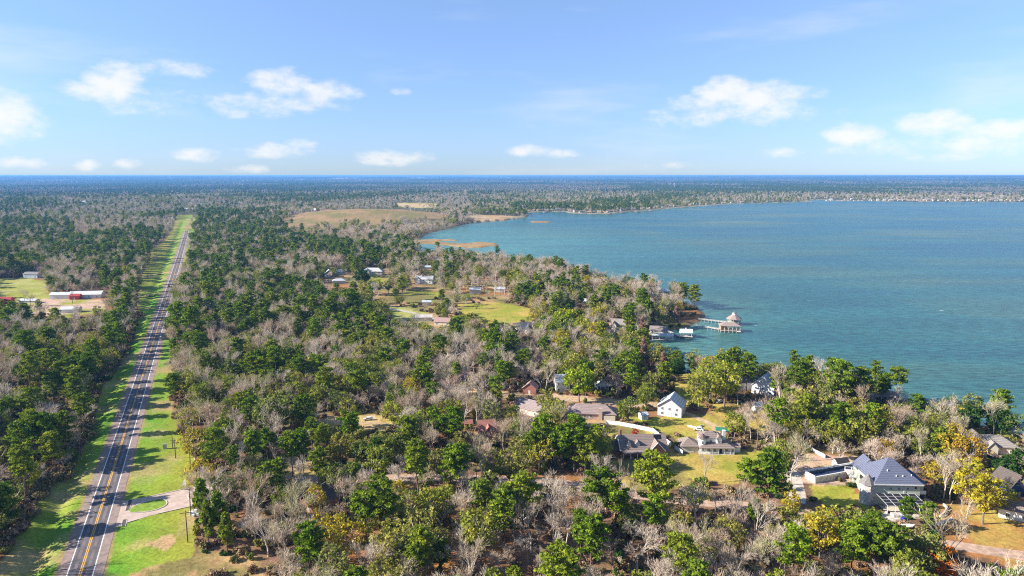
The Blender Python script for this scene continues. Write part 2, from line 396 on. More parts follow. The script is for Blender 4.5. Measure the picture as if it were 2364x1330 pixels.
# name, polygon in photo pixels, colour, second colour, tree density inside, edge wobble in metres
COVERS = [
    ('left field', [(-60, 648), (60, 640), (112, 650), (118, 700), (20, 708), (-60, 700)], C_PALE, C_YGR, .02, 3),
    ('left yard', [(95, 690), (235, 690), (245, 718), (150, 735), (60, 722)], C_DIRT, C_YGR, .05, 3),
    ('hill pasture', [(630, 524), (690, 506), (780, 491), (850, 484), (935, 483), (1010, 498), (1040, 510), (960, 514), (900, 520), (800, 523), (720, 532)], C_TAN * .8, C_OLI, .05, 14),
    ('far pasture', [(905, 469), (960, 468), (1012, 471), (1005, 480), (950, 480), (915, 476)], C_SAND, C_GOLD, 0, 20),
    ('grass point', [(1078, 506), (1100, 498), (1190, 500), (1216, 503), (1160, 510), (1100, 514)], C_SAND, C_TAN, .03, 5),
    ('mid clearing', [(735, 668), (760, 640), (860, 612), (1000, 615), (1060, 650), (1130, 665), (1200, 700), (1235, 745), (1110, 765), (1000, 762), (975, 752), (900, 742), (850, 720), (830, 700)], C_OLI, C_TAN, .42, 5),
    ('mid yard green', [(800, 640), (870, 632), (900, 650), (870, 668), (815, 668)], C_YGR, C_OLI, .15, 3),
    ('mid yard green', [(945, 668), (1010, 672), (1018, 700), (950, 706), (928, 690)], C_YGR, C_OLI, .12, 3),
    ('long meadow', [(1050, 705), (1150, 697), (1225, 712), (1235, 738), (1150, 752), (1085, 742)], C_YGR, C_GOLD, .04, 3),
    ('shed meadow', [(848, 712), (900, 706), (990, 722), (985, 745), (920, 738), (862, 728)], C_PALE, C_YGR, .05, 3),
    ('red bank', [(700, 655), (800, 655), (835, 668), (800, 678), (710, 674)], C_ORA, C_LIT, .15, 3),
    ('pine lawn', [(1040, 640), (1130, 640), (1190, 670), (1130, 690), (1050, 668)], C_ORA, C_OLI, .3, 3),
    ('peninsula yard', [(1460, 770), (1520, 748), (1590, 745), (1570, 762), (1500, 778)], C_YGR, C_OLI, .3, 2),
    ('lake lawn', [(1545, 935), (1560, 880), (1575, 862), (1600, 862), (1612, 905), (1625, 940)], C_GOLD, C_YGR, .02, 2),
    ('lane', [(1160, 905), (1260, 908), (1400, 918), (1560, 932), (1560, 946), (1400, 934), (1260, 922), (1160, 920)], C_DRY, C_DIRT, .05, 1),
    ('barn yard', [(1440, 962), (1530, 962), (1640, 955), (1700, 985), (1620, 1015), (1560, 1022), (1505, 985)], C_YGR, C_GOLD, .12, 2),
    ('fenced yard', [(1395, 975), (1470, 990), (1505, 996), (1560, 1040), (1540, 1060), (1400, 1010)], C_GOLD, C_OLI, .05, 1.5),
    ('front yard', [(1550, 1050), (1700, 1050), (1770, 1045), (1790, 1090), (1700, 1120), (1560, 1105), (1545, 1070)], C_GOLD, C_YGR, .08, 2),
    ('brown house lawn', [(1395, 1062), (1570, 1058), (1590, 1120), (1480, 1150), (1400, 1110)], C_GOLD, C_OLI, .12, 2),
    ('ranch yard', [(1270, 930), (1440, 935), (1440, 985), (1290, 985)], C_ORA, C_DRY, .25, 2),
    ('back yards', [(1640, 930), (1760, 940), (1830, 985), (1760, 1005), (1660, 985)], C_OLI, C_GOLD, .35, 2),
    ('construction ground', [(1825, 1065), (1870, 1045), (1990, 1050), (2000, 1095), (1930, 1125), (1840, 1118)], C_DIRT, C_SAND, .05, 2),
    ('hill lawn', [(1860, 1122), (1960, 1118), (1985, 1150), (2010, 1172), (1975, 1182), (1900, 1170)], C_YGR, C_GOLD, .0, 1.5),
    ('lower right lawn', [(2170, 1155), (2240, 1170), (2364, 1190), (2480, 1210), (2480, 1400), (2364, 1330), (2240, 1290), (2190, 1240), (2150, 1190)], C_GOLD, C_ORA, .07, 3),
    ('right lawn', [(2230, 990), (2364, 992), (2400, 1010), (2364, 1015), (2250, 1008)], C_GOLD, C_YGR, .06, 2),
    ('open lots', [(860, 1330), (990, 1100), (1350, 1095), (1350, 1335)], C_LIT, C_ORA, .78, 4),
    ('left of lots', [(760, 1330), (900, 1100), (990, 1100), (870, 1330)], C_ORA, C_DRY, .75, 4),
    ('leafy floor', [(640, 1050), (760, 1045), (760, 1110), (640, 1115)], C_DRY, C_GOLD, .45, 4),
    ('white car clearing', [(735, 965), (860, 955), (905, 968), (940, 985), (860, 992), (740, 982)], C_SAND, C_GOLD, .12, 2),
    ('scrub', [(452, 1262), (520, 1278), (610, 1290), (640, 1500), (452, 1500)], C_TAN, C_OLI, .02, 2),
    ('mown strip', [(300, 1330), (380, 1300), (453, 1285), (453, 1500), (180, 1500)], C_TAN, C_OLI, 0, 1),
    ('bare spots', [(345, 1262), (365, 1240), (395, 1232), (400, 1250), (375, 1275)], C_SAND, C_DRY, 0, 2),
    ('gold yard', [(1142, 975), (1180, 975), (1178, 1000), (1150, 1000)], C_GOLD, C_GOLD, 0, 2),
    ('concrete pad', [(2030, 1188), (2060, 1174), (2125, 1174), (2128, 1190), (2090, 1202), (2035, 1203)], C_CONC, C_CONC, 0, .3),
    ('east drive', [(2265, 1044), (2300, 1040), (2345, 1056), (2310, 1066)], C_CONC, C_DIRT, 0, .5),
]
COV = [(n, gpoly(p), c1, c2, dens, wob) for (n, p, c1, c2, dens, wob) in COVERS]
# roads other than the highway: name, centre line in photo pixels, width in metres, colour
STREETS = [('street', [(640, 1105), (760, 1112), (900, 1100), (1100, 1104), (1330, 1110), (1440, 1142), (1550, 1162), (1690, 1168), (1830, 1160), (1900, 1195), (2010, 1230), (2200, 1262), (2420, 1290)], 6.5, C_DIRT * .95),
           ('driveway', [(1838, 1160), (1850, 1140), (1835, 1115), (1825, 1085)], 6.0, C_CONC * .9),
           ('lane', [(980, 900), (1160, 908), (1260, 914), (1400, 925), (1560, 940), (1640, 965), (1660, 1000)], 4.5, C_SAND),
           ('gravel_lane', [(720, 975), (800, 976), (870, 972), (960, 984), (1060, 1000), (1105, 1004)], 4.0, C_SAND * .9),
           ('farm_lane', [(858, 706), (900, 712), (960, 722), (1010, 740)], 4.5, C_CONC * .85),
           ('pale_lane', [(1080, 652), (1130, 662), (1190, 680)], 5, C_SAND),
           ('side_track', [(330, 640), (350, 632), (392, 630)], 5, C_SAND), ('side_track', [(402, 634), (420, 632), (440, 630)], 5, C_SAND),
           ('side_track', [(335, 683), (360, 678), (385, 676)], 6, C_SAND)]
STR = [(n, gpoly(p), w, c) for (n, p, w, c) in STREETS]
YARDS = []      # round clearings registered by the buildings: x, y, radius

def build_ground():
    na = 760; az = np.concatenate([np.linspace(-76, -46, 26)[:-1], np.linspace(-46, 46, na), np.linspace(46, 76, 26)[1:]]) * math.pi / 180
    d = [135.0]
    while d[-1] < 1500: d.append(d[-1] * 1.0072)
    while d[-1] < 5000: d.append(d[-1] * 1.014)
    while d[-1] < 60000: d.append(d[-1] * 1.03)
    d = np.array(d)
    A, D = np.meshgrid(az, d); x = (D * np.sin(A)); y = (D * np.cos(A))
    sd = lake_sd(x, y); z = terrain(x, y, sd)
    ro = road_off(x, y)
    ditch = np.exp(-((ro + 15) / 3.6) ** 2) * (y < 1900) * 1.5
    hs = [(n, p) for (n, p, *_r) in COV]
    z = z - ditch
    n1 = fnoise(x, y, 9, 21); n2 = fnoise(x, y, 34, 22); n3 = fnoise(x, y, 3.5, 23)
    c = C_LIT[None, None] * (0.6 + .7 * n1[..., None])
    c = c + (C_ORA - C_LIT) * np.clip((n2 - .5) * 3, 0, 1)[..., None]
    c = c + (C_OLI - c) * np.clip((fnoise(x, y, 50, 27) - .52) * 4, 0, .8)[..., None]
    far = np.clip((D - 900) / 1500, 0, 1)[..., None]
    c = c * (1 - far) + (np.array([.085, .09, .04]) * (0.6 + .8 * fnoise(x, y, 90, 31)[..., None])) * far
    ff = np.clip((D - 3500) / 3000, 0, 1)[..., None]
    streak = np.clip((fnoise(x, y * .55, 900, 33) - .56) * 8, 0, 1)[..., None]
    c = c * (1 - ff) + (np.array([.040, .058, .030]) * (1 - streak) + np.array([.34, .30, .22]) * streak) * ff
    # verges
    for poly, in_l in ((VERGE_L, 1), (VERGE_R, 0)):
        m = inpoly(x + (n3 - .5) * 3, y + (n1 - .5) * 4, poly)
        dist = np.abs(ro)
        k = np.clip((dist - 6) / 22, 0, 1)
        g = C_GRN * (1 - k[..., None]) + (C_YGR * .8 if in_l else C_YGR * 1.02) * k[..., None]
        w = np.clip((n2 - .30) * 2.6, 0, 1)[..., None]
        g = g * (1 - w * .55) + C_YGR * w * .55
        w = np.clip((fnoise(x, y, 22, 29) - .55) * 4, 0, .8)[..., None]; g = g * (1 - w) + C_DRY * w
        g = g * (.75 + .5 * n1[..., None])
        e = (dist < 7.6)[..., None]
        g = np.where(e, g * .4 + C_TAN * .55, g)
        c = np.where(m[..., None], g, c)
    for (nm, poly, c1, c2, dens, wob) in COV:
        bx0, by0 = poly.min(0) - 20; bx1, by1 = poly.max(0) + 20
        sel = (x > bx0) & (x < bx1) & (y > by0) & (y < by1)
        if not sel.any(): continue
        xs, ys = x[sel], y[sel]
        m = inpoly(xs + (n1[sel] - .5) * wob * 4, ys + (n2[sel] - .5) * wob * 5, poly)
        mm = fnoise(xs, ys, 6 + wob * 4, 41); k = np.clip((mm - .38) * 4, 0, 1)[:, None]
        cc = (c1 * (1 - k) + c2 * k) * (.8 + .4 * n3[sel][:, None])
        c[sel] = np.where(m[:, None], cc, c[sel])
    # mown lines of the lot in the lower left corner
    shore = (sd < 3.5) & (D < 3000)
    c = np.where(shore[..., None], np.array([.21, .15, .09]) * (.7 + .6 * n3[..., None]), c)
    isl = inpoly(x, y, SPIT) | inpoly(x, y, BAR)
    c = np.where(isl[..., None], (np.array([.36, .19, .075]) * (1 - n1[..., None]) + np.array([.34, .27, .13]) * n1[..., None]) * (.55 + .7 * n2[..., None]) * (.7 + .5 * n3[..., None]), c)
    fs = (sd < 22) & (D >= 2000) & (sd > 0)
    c = np.where(fs[..., None], np.array([.33, .28, .17]), c)
    V = np.stack([x, y, z], -1).reshape(-1, 3)
    nr, nc = x.shape
    i = np.arange(nr - 1)[:, None] * nc + np.arange(nc - 1)[None]
    F = np.stack([i, i + 1, i + nc + 1, i + nc], -1).reshape(-1, 4)
    me = np_mesh('ground', V, F, smooth=True)
    a = me.attributes.new('cover', 'FLOAT_COLOR', 'POINT')
    rgba = np.ones((V.shape[0], 4), np.float32); rgba[:, :3] = np.clip(c.reshape(-1, 3), 0, 1)
    a.data.foreach_set('color', rgba.ravel())
    m, nt, b = nodes_mat('ground_cover', 0.95, 0.1)
    N = nt.nodes.new; L = nt.links.new
    at = N('ShaderNodeAttribute'); at.attribute_name = 'cover'
    tc = N('ShaderNodeTexCoord')
    n = N('ShaderNodeTexNoise'); n.inputs['Scale'].default_value = .9; n.inputs['Detail'].default_value = 7; n.inputs['Roughness'].default_value = .7; L(tc.outputs['Object'], n.inputs['Vector'])
    mr = N('ShaderNodeMapRange'); L(n.outputs[0], mr.inputs[0]); mr.inputs[1].default_value = .3; mr.inputs[2].default_value = .7; mr.inputs[3].default_value = .62; mr.inputs[4].default_value = 1.4
    hsv = N('ShaderNodeHueSaturation'); L(at.outputs['Color'], hsv.inputs['Color']); L(mr.outputs[0], hsv.inputs['Value'])
    n2_ = N('ShaderNodeTexNoise'); n2_.inputs['Scale'].default_value = .12; n2_.inputs['Detail'].default_value = 4; L(tc.outputs['Object'], n2_.inputs['Vector'])
    mh = N('ShaderNodeMapRange'); L(n2_.outputs[0], mh.inputs[0]); mh.inputs[1].default_value = .3; mh.inputs[2].default_value = .7; mh.inputs[3].default_value = .488; mh.inputs[4].default_value = .512
    L(mh.outputs[0], hsv.inputs['Hue'])
    L(hsv.outputs[0], b.inputs['Base Color'])
    bp = N('ShaderNodeBump'); bp.inputs['Strength'].default_value = .6; bp.inputs['Distance'].default_value = .3; L(n.outputs[0], bp.inputs['Height']); L(bp.outputs[0], b.inputs['Normal'])
    me.materials.append(m)
    o = link_mesh('ground', me); tag(o, kind='structure')
build_ground()

def build_water():
    m, nt, b = nodes_mat('lake_water', 0.12, 0.4)
    N = nt.nodes.new; L = nt.links.new
    b.inputs['IOR'].default_value = 1.33
    tc = N('ShaderNodeTexCoord')
    def noise(scale, det, sx=1, sy=1, rz=0, rough=.55, dist=0):
        mp = N('ShaderNodeMapping'); mp.inputs['Scale'].default_value = (sx, sy, 1); mp.inputs['Rotation'].default_value = (0, 0, rz)
        n = N('ShaderNodeTexNoise'); n.inputs['Scale'].default_value = scale; n.inputs['Detail'].default_value = det; n.inputs['Roughness'].default_value = rough
        n.inputs['Distortion'].default_value = dist
        L(tc.outputs['Object'], mp.inputs[0]); L(mp.outputs[0], n.inputs['Vector']); return n.outputs[0]
    # silt drifting in long streaks: olive to teal
    s1 = noise(.0022, 5, 1.0, 2.0, R(20), .5, .3)
    r = N('ShaderNodeValToRGB'); L(s1, r.inputs[0])
    e = r.color_ramp.elements
    e[0].position = .34; e[0].color = (.014, .084, .098, 1); e[1].position = .66; e[1].color = (.068, .122, .066, 1)
    k = e.new(.5); k.color = (.022, .100, .086, 1)
    # shallow, greener and lighter water near the shore
    at = N('ShaderNodeAttribute'); at.attribute_name = 'shallow'
    sh = N('ShaderNodeMixRGB'); L(at.outputs['Fac'], sh.inputs[0]); L(r.outputs[0], sh.inputs[1]); sh.inputs[2].default_value = (.085, .22, .175, 1)
    # small wave crests and troughs, their light and shade painted into the colour
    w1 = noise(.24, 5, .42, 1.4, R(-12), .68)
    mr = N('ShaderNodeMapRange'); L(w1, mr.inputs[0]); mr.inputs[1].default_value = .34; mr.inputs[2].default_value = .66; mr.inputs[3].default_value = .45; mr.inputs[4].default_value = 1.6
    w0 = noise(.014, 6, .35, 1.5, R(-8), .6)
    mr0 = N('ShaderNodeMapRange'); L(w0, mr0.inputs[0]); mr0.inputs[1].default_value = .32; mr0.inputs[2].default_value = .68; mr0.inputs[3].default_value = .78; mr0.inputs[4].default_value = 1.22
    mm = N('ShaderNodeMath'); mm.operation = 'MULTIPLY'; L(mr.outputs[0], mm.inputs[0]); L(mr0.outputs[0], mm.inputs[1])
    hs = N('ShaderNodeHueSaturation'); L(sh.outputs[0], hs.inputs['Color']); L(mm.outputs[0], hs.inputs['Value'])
    # scattered whitecaps
    wc = noise(.11, 2, .5, 1.5, R(-10), .45)
    mr3 = N('ShaderNodeMapRange'); L(wc, mr3.inputs[0]); mr3.inputs[1].default_value = .795; mr3.inputs[2].default_value = .815
    fo = N('ShaderNodeMixRGB'); L(mr3.outputs[0], fo.inputs[0]); L(hs.outputs[0], fo.inputs[1]); fo.inputs[2].default_value = (.75, .8, .8, 1)
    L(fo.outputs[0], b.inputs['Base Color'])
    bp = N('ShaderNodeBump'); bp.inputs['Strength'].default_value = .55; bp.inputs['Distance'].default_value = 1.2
    L(w1, bp.inputs['Height']); 
    wf = noise(.8, 3, .5, 1.3, R(-12), .6)
    bp2 = N('ShaderNodeBump'); bp2.inputs['Strength'].default_value = .35; bp2.inputs['Distance'].default_value = .25
    L(wf, bp2.inputs['Height']); L(bp.outputs[0], bp2.inputs['Normal']); L(bp2.outputs[0], b.inputs['Normal'])
    b.inputs['Roughness'].default_value = .28
    # the sheet follows the lake, reaching under its banks
    az = np.linspace(-30, 62, 300) * math.pi / 180; d = np.exp(np.linspace(math.log(230), math.log(5200), 260))
    A, D = np.meshgrid(az, d); x = D * np.sin(A); y = D * np.cos(A)
    dd = segdist(x, y, LAKE); dd = np.where(inpoly(x, y, LAKE), dd, -dd)
    V = np.stack([x, y, 0 * x], -1).reshape(-1, 3); nr, nc = x.shape
    i = np.arange(nr - 1)[:, None] * nc + np.arange(nc - 1)[None]
    F = np.stack([i, i + 1, i + nc + 1, i + nc], -1).reshape(-1, 4)
    keep = (dd.reshape(-1)[F] > -60).any(1); F = F[keep]
    used = np.unique(F); remap = np.full(len(V), -1); remap[used] = np.arange(len(used)); F = remap[F]; V = V[used]
    me = np_mesh('lake', V, F, [m], smooth=True)
    a = me.attributes.new('shallow', 'FLOAT', 'POINT')
    spit = gp(1080, 566, 0); cove = gp(1540, 815, 0)
    v = np.exp(-np.clip(dd, 0, None) / 26) * .6 + .8 * np.exp(-(np.hypot((x - spit[0]) / 260, (y - spit[1]) / 420)) ** 2) + .55 * np.exp(-(np.hypot((x - cove[0]) / 60, (y - cove[1]) / 60)) ** 2)
    a.data.foreach_set('value', np.clip(v.reshape(-1)[used], 0, 1).astype(np.float32))
    tag(link_mesh('lake', me), kind='structure')
    for p in PONDS:
        c = p.mean(0); mb = MB(); n = len(p)
        mb.add([(c[0] + (q[0] - c[0]) * 1.25, c[1] + (q[1] - c[1]) * 1.25, .55) for q in p], [tuple(range(n))])
        tag(mb.build('pond', surf('pond_water', (.02, .11, .17), .1, .1, .2, spec=.5)), kind='structure')
build_water()

# ------------------------------------------------------------------ highway, streets, drives
def strip(name, ys, o0, o1, z, mat, parent=None):
    xs = road_x(ys); dx = np.gradient(xs, ys); nrm = 1 / np.hypot(1, dx)
    nx, ny = nrm, -dx * nrm
    n = len(ys); h = 1.5 + z
    V = np.concatenate([np.stack([xs + nx * o0, ys + ny * o0, np.full(n, h)], 1), np.stack([xs + nx * o1, ys + ny * o1, np.full(n, h)], 1)])
    i = np.arange(n - 1); F = np.stack([i, i + n, i + n + 1, i + 1], 1)
    return link_mesh(name, np_mesh(name, V, F, [mat]), None, parent)
def build_highway():
    ys = np.linspace(120, 2110, 420)
    asp = surf('asphalt', (.175, .148, .15), .9, .25, .35, .3)
    shd = surf('shoulder_chipseal', (.29, .215, .185), .95, .2, .5, .3)
    hw = strip('highway', ys, -3.75, 3.75, .05, asp); tag(hw, kind='structure')
    for a, b in ((-6.6, -3.75), (3.75, 6.5)):
        o = strip('shoulder', ys, a, b, .046, shd, hw)
    # darker worn wheel paths
    wear = surf('wheel_path', (.12, .104, .11), .85, .2, .4)
    for c in (-2.75, -.95, .95, 2.75): strip('wheel_path', ys, c - .42, c + .42, .056, wear, hw)
    wh = surf('white_paint', (.80, .80, .78), .7, .12, 3); ye = surf('yellow_paint', (.80, .42, .03), .7, .12, 3)
    for c in (-3.62, 3.62): strip('white_edge_line', ys, c - .14, c + .14, .064, wh, hw)
    strip('yellow_line', ys, -.36, -.14, .064, ye, hw)
    strip('yellow_line', ys[ys < 330], .14, .36, .064, ye, hw)
    y = 334.0
    while y < 1100:
        strip('yellow_dash', np.array([y, y + 1.6, y + 3.4]), .14, .36, .064, ye, hw); y += 12.2
build_highway()
def ribbon(name, pts, w, z, mat):
    P = np.array(pts); s = [0]
    for i in range(len(P) - 1): s.append(s[-1] + np.hypot(*(P[i + 1] - P[i])))
    s = np.array(s); t = np.linspace(0, s[-1], max(8, int(s[-1] / 3)))
    x = np.interp(t, s, P[:, 0]); y = np.interp(t, s, P[:, 1])
    k = 7
    for _ in range(2):
        x2, y2 = x.copy(), y.copy()
        for i in range(len(x)):
            a, b = max(0, i - k), min(len(x), i + k + 1); q = min(i - a, b - 1 - i)
            x2[i] = x[i - q:i + q + 1].mean(); y2[i] = y[i - q:i + q + 1].mean()
        x, y = x2, y2
    tx, ty = np.gradient(x), np.gradient(y); l = np.hypot(tx, ty); nx, ny = ty / l, -tx / l
    ww = w / 2 * (1 + .12 * (vnoise(t, t * 0, 9, 3) - .5)); n = len(t)
    V = np.concatenate([np.stack([x - nx * ww, y - ny * ww, np.full(n, 1.5 + z)], 1), np.stack([x + nx * ww, y + ny * ww, np.full(n, 1.5 + z)], 1)])
    i = np.arange(n - 1); F = np.stack([i, i + n, i + n + 1, i + 1], 1)
    return tag(link_mesh(name, np_mesh(name, V, F, [mat])), kind='structure')
for q, (n, p, w, c) in enumerate(STR):
    ribbon(n, p, w, .03 + .006 * q, surf('%s_surface_%d' % (n, q), tuple(c), .95, .28, .45, .3))
def flat(name, pts, z, mat, parent=None, th=0.0):
    mb = MB(); n = len(pts)
    if th: mb.add([(a, b, z - th) for a, b in pts] + [(a, b, z) for a, b in pts], [tuple(range(n, 2 * n))] + [(i, (i + 1) % n, n + (i + 1) % n, n + i) for i in range(n)])
    else: mb.add([(a, b, z) for a, b in pts], [tuple(range(n))])
    o = mb.build(name, mat, parent)
    # orient upward
    return o
def build_entrance():
    conc = surf('pink_concrete', (.50, .385, .32), .9, .16, .5, .2)
    kerb = surf('kerb_concrete', (.62, .53, .46), .9, .12, 1)
    out = gpoly([(266, 1219), (282, 1158), (301, 1154.5), (323, 1152.5), (345, 1147), (400, 1135), (458, 1122), (500, 1112), (505, 1158), (457, 1167), (438, 1169.5), (400, 1178), (365, 1186), (340, 1193), (317, 1200), (291, 1208)])
    d = flat('entrance_drive', out, 1.57, conc); tag(d, kind='structure')
    isl = [(296, 1178), (315, 1167), (342, 1158), (368, 1152.7), (378, 1153.5), (384, 1157), (386, 1161.6), (384, 1166), (378, 1170.6), (363, 1177), (346, 1181), (329, 1183), (304, 1184.5)]
    I = gpoly(isl); g = flat('grass_island', I, 1.67, surf('island_grass', (.20, .30, .03), .95, .3, .6), None, .15); tag(g, kind='structure')
    def kerbs(P, nm='kerb', w=.32, parent=d):
        for a, b in zip(P[:-1], P[1:]): MB().bar((a[0], a[1], 1.64), (b[0], b[1], 1.64), w, .22).build(nm, kerb, parent)
    kerbs(list(I[1:]))
    kerbs(list(gpoly([(301, 1154.5), (323, 1152.5), (345, 1147), (400, 1135), (458, 1122), (500, 1112)])))
    kerbs(list(gpoly([(291, 1208), (317, 1200)]))); kerbs(list(gpoly([(363, 1187), (400, 1178.5), (438, 1170), (457, 1167.3)])))
    J = gpoly([(434, 1147), (438, 1141), (460, 1134), (490, 1130), (490, 1150), (459, 1156), (443, 1155), (436, 1152)])
    b = flat('planting_bed', J, 1.68, surf('bed_mulch', (.3, .22, .16), .95, .3, 1), None, .15); tag(b, kind='structure')
    kerbs(list(J) + [J[0]], parent=b)
    dark = surf('culvert_dark_concrete', (.10, .085, .08), .9, .2, 1)  # culvert concrete, dark in its own colour
    for q, (a, c) in enumerate((((301, 1155), (294, 1179)), ((288, 1200), (285, 1216)))):
        a, c = gp(*a), gp(*c); e = empty('culvert', ((a[0] + c[0]) / 2, (a[1] + c[1]) / 2, 1.5), 0, ['dark drainage grate across the far arm of the oval entrance drive', 'dark drainage grate across the near arm of the oval entrance drive'][q], 'drain grate', 'drainage grates across the entrance drive')
        dx, dy = (c - a) / 2
        MB().bar((-dx, -dy, .10), (dx, dy, .10), 1.3, .06).build('grate', dark, e)
        for sg in (-1, 1): MB().bar((-dx + sg * .75, -dy, .1), (dx + sg * .75, dy, .1), .15, .1).build('kerb', kerb, e)
build_entrance()

# ------------------------------------------------------------------ buildings
VIS = []      # photo boxes (x0, y0, x1, y1) that nearer trees leave open, with the ground row of the thing behind
def window_mesh():
    mb = MB()
    for s in ((-.5, -.42, 0, 1), (.42, .5, 0, 1), (-.42, .42, 0, .08), (-.42, .42, .92, 1), (-.03, .03, .08, .92)): mb.box(s[0], s[1], -.05, .05, s[2], s[3])
    me = bpy.data.meshes.new('window'); me.from_pydata(mb.v, [], mb.f); me.materials.append(surf('white_trim', (.8, .8, .78), .6, .05, 2)); return me
def pane_mesh():
    mb = MB().box(-.42, .42, -.01, .02, .08, .92)
    me = bpy.data.meshes.new('pane'); me.from_pydata(mb.v, [], mb.f)
    me.materials.append(surf('window_glass', (.03, .045, .06), .08, .2, .5, spec=.8)); return me
WIN, PANE = window_mesh(), pane_mesh()
def window(parent, x, y, z, w, h, rz=0.0):
    o = put('window', WIN, parent, (x, y, z), rz); o.scale = (w, 1, h)
    p = put('pane', PANE, o, (0, 0, 0)); return o
def house(name, px, py, yaw, label, cat='house', group=None, vis=None, yard=12):
    g = gp(px, py); z = float(terrain(g[0], g[1])) if g[1] > 1500 else 1.5
    e = empty(name, (g[0], g[1], z), R(yaw), label, cat, group)
    if vis: VIS.append((*vis, py))
    if yard: YARDS.append((g[0], g[1] + 2, yard))
    return e
def M(n, c, **k): return surf(n, c, **k)
M_WHITE = lambda: surf('white_siding', (.74, .74, .72), .75, .06, .8, rand=.05)
M_CREAM = lambda: surf('cream_siding', (.58, .52, .42), .8, .1, .8)
M_BRICK = lambda: surf('red_brick', (.34, .15, .11), .9, .2, 2.5)
M_BROWNROOF = lambda: shingle('brown_shingles', (.30, .235, .205), .5)
M_GREYROOF = lambda: shingle('grey_shingles', (.27, .255, .25), .5)
M_METAL = lambda: shingle('pale_metal_roof', (.60, .64, .68), .9, True)
M_DARK = lambda: surf('dark_opening', (.03, .028, .03), .9, .2, 1)
M_WOOD = lambda: surf('weathered_wood', (.60, .53, .46), .9, .22, 1.5)
M_TRIM = lambda: surf('white_trim', (.8, .8, .78), .6, .05, 2)

def brown_dormer_house():
    e = house('house', 1487, 1052, 4, 'brown roofed brick house with two front dormers, in front of the white fence', vis=(1412, 1003, 1545, 1056), yard=16)
    br, rf = M_BRICK(), M_BROWNROOF()
    MB().gable_wall(-10, 10, 0, 11, 0, 2.9, 4.6).build('wall', br, e)
    r = MB().gable(-10, 10, 0, 11, 2.95, 4.7, .7).build('roof', rf, e)
    # cross gable to the front right
    MB().gable_wall(2.6, 8.2, -1.6, 4, 0, 2.9, 3.3, 'y').build('gable_wall', br, e)
    MB().gable(2.6, 8.2, -1.6, 4.4, 2.98, 3.35, .5, axis='y').build('gable_roof', rf, e)
    b = M_TRIM()
    MB().bar((1.9, -2.2, 2.6), (5.4, -2.2, 6.5), .22).bar((5.4, -2.2, 6.5), (8.9, -2.2, 2.6), .22).build('bargeboard', b, e)
    for x in (-6.6, -2.6):
        d = MB().gable_wall(x - .9, x + .9, 1.2, 4.2, 3.4, 5.3, .9, 'y').build('dormer', M_WHITE(), e)
        MB().gable(x - .9, x + .9, 1.2, 5.2, 5.3, .9, .35, .12, 'y').build('dormer_roof', rf, d)
        w = put('window', WIN, d, (x, 1.13, 3.75)); w.scale = (1.1, 1, 1.4)
    MB().bar((-10.75, -.7, 2.6), (-10.75, 5.5, 7.7), .25).bar((-10.75, 11.7, 2.6), (-10.75, 5.5, 7.7), .25).build('bargeboard', b, e)
    MB().box(-9.2, -8.2, 8.4, 9.5, 3, 8.9).build('chimney', br, e)
    s = MB().add([(4.9, 6.1 - 2.2 - 1.5, 5.05), (8.6, 6.1 - 2.2 - 1.5, 5.05), (8.4, 5.0, 7.45), (5.2, 5.0, 7.45), (4.9, 2.4, 5.12), (8.6, 2.4, 5.12), (8.4, 5.0, 7.52), (5.2, 5.0, 7.52)],
             [(0, 3, 2, 1), (4, 5, 6, 7), (0, 1, 5, 4), (1, 2, 6, 5), (2, 3, 7, 6), (3, 0, 4, 7)]).build('solar_panel', surf('solar_glass', (.015, .015, .025), .25, .2, 1, spec=.3), e)
    # lower wing and porch
    MB().gable_wall(-17.5, -10.3, 2, 9, 0, 2.6, 3.0).build('wing_wall', br, e)
    MB().gable(-17.5, -10.35, 2, 9, 2.65, 3.0, .6).build('wing_roof', shingle('shaded_brown_shingles', (.14, .11, .10), .5), e)  # brown shingles darkened here: the wing's shade is put into the colour
    MB().add([(-9.9, -3.2, 2.3), (2.4, -3.2, 2.3), (2.4, -.4, 2.8), (-9.9, -.4, 2.8), (-9.9, -3.2, 2.42), (2.4, -3.2, 2.42), (2.4, -.4, 2.92), (-9.9, -.4, 2.92)],
             [(0, 3, 2, 1), (4, 5, 6, 7), (0, 1, 5, 4), (1, 2, 6, 5), (3, 0, 4, 7)]).build('porch_roof', rf, e)
    for x in (-9.7, -6.7, -3.7, -.7, 2.2): MB().box(x - .1, x + .1, -3.1, -2.9, 0, 2.3).build('porch_post', b, e)
    for x in (-8, -5, -2): window(e, x, -.06, .8, 1.3, 1.5)
    window(e, 5.4, -1.66, .9, 2.0, 1.6)
    MB().box(-.6, .5, -.08, 0, 0, 2.1).build('door', surf('brown_door', (.18, .09, .05)), e)
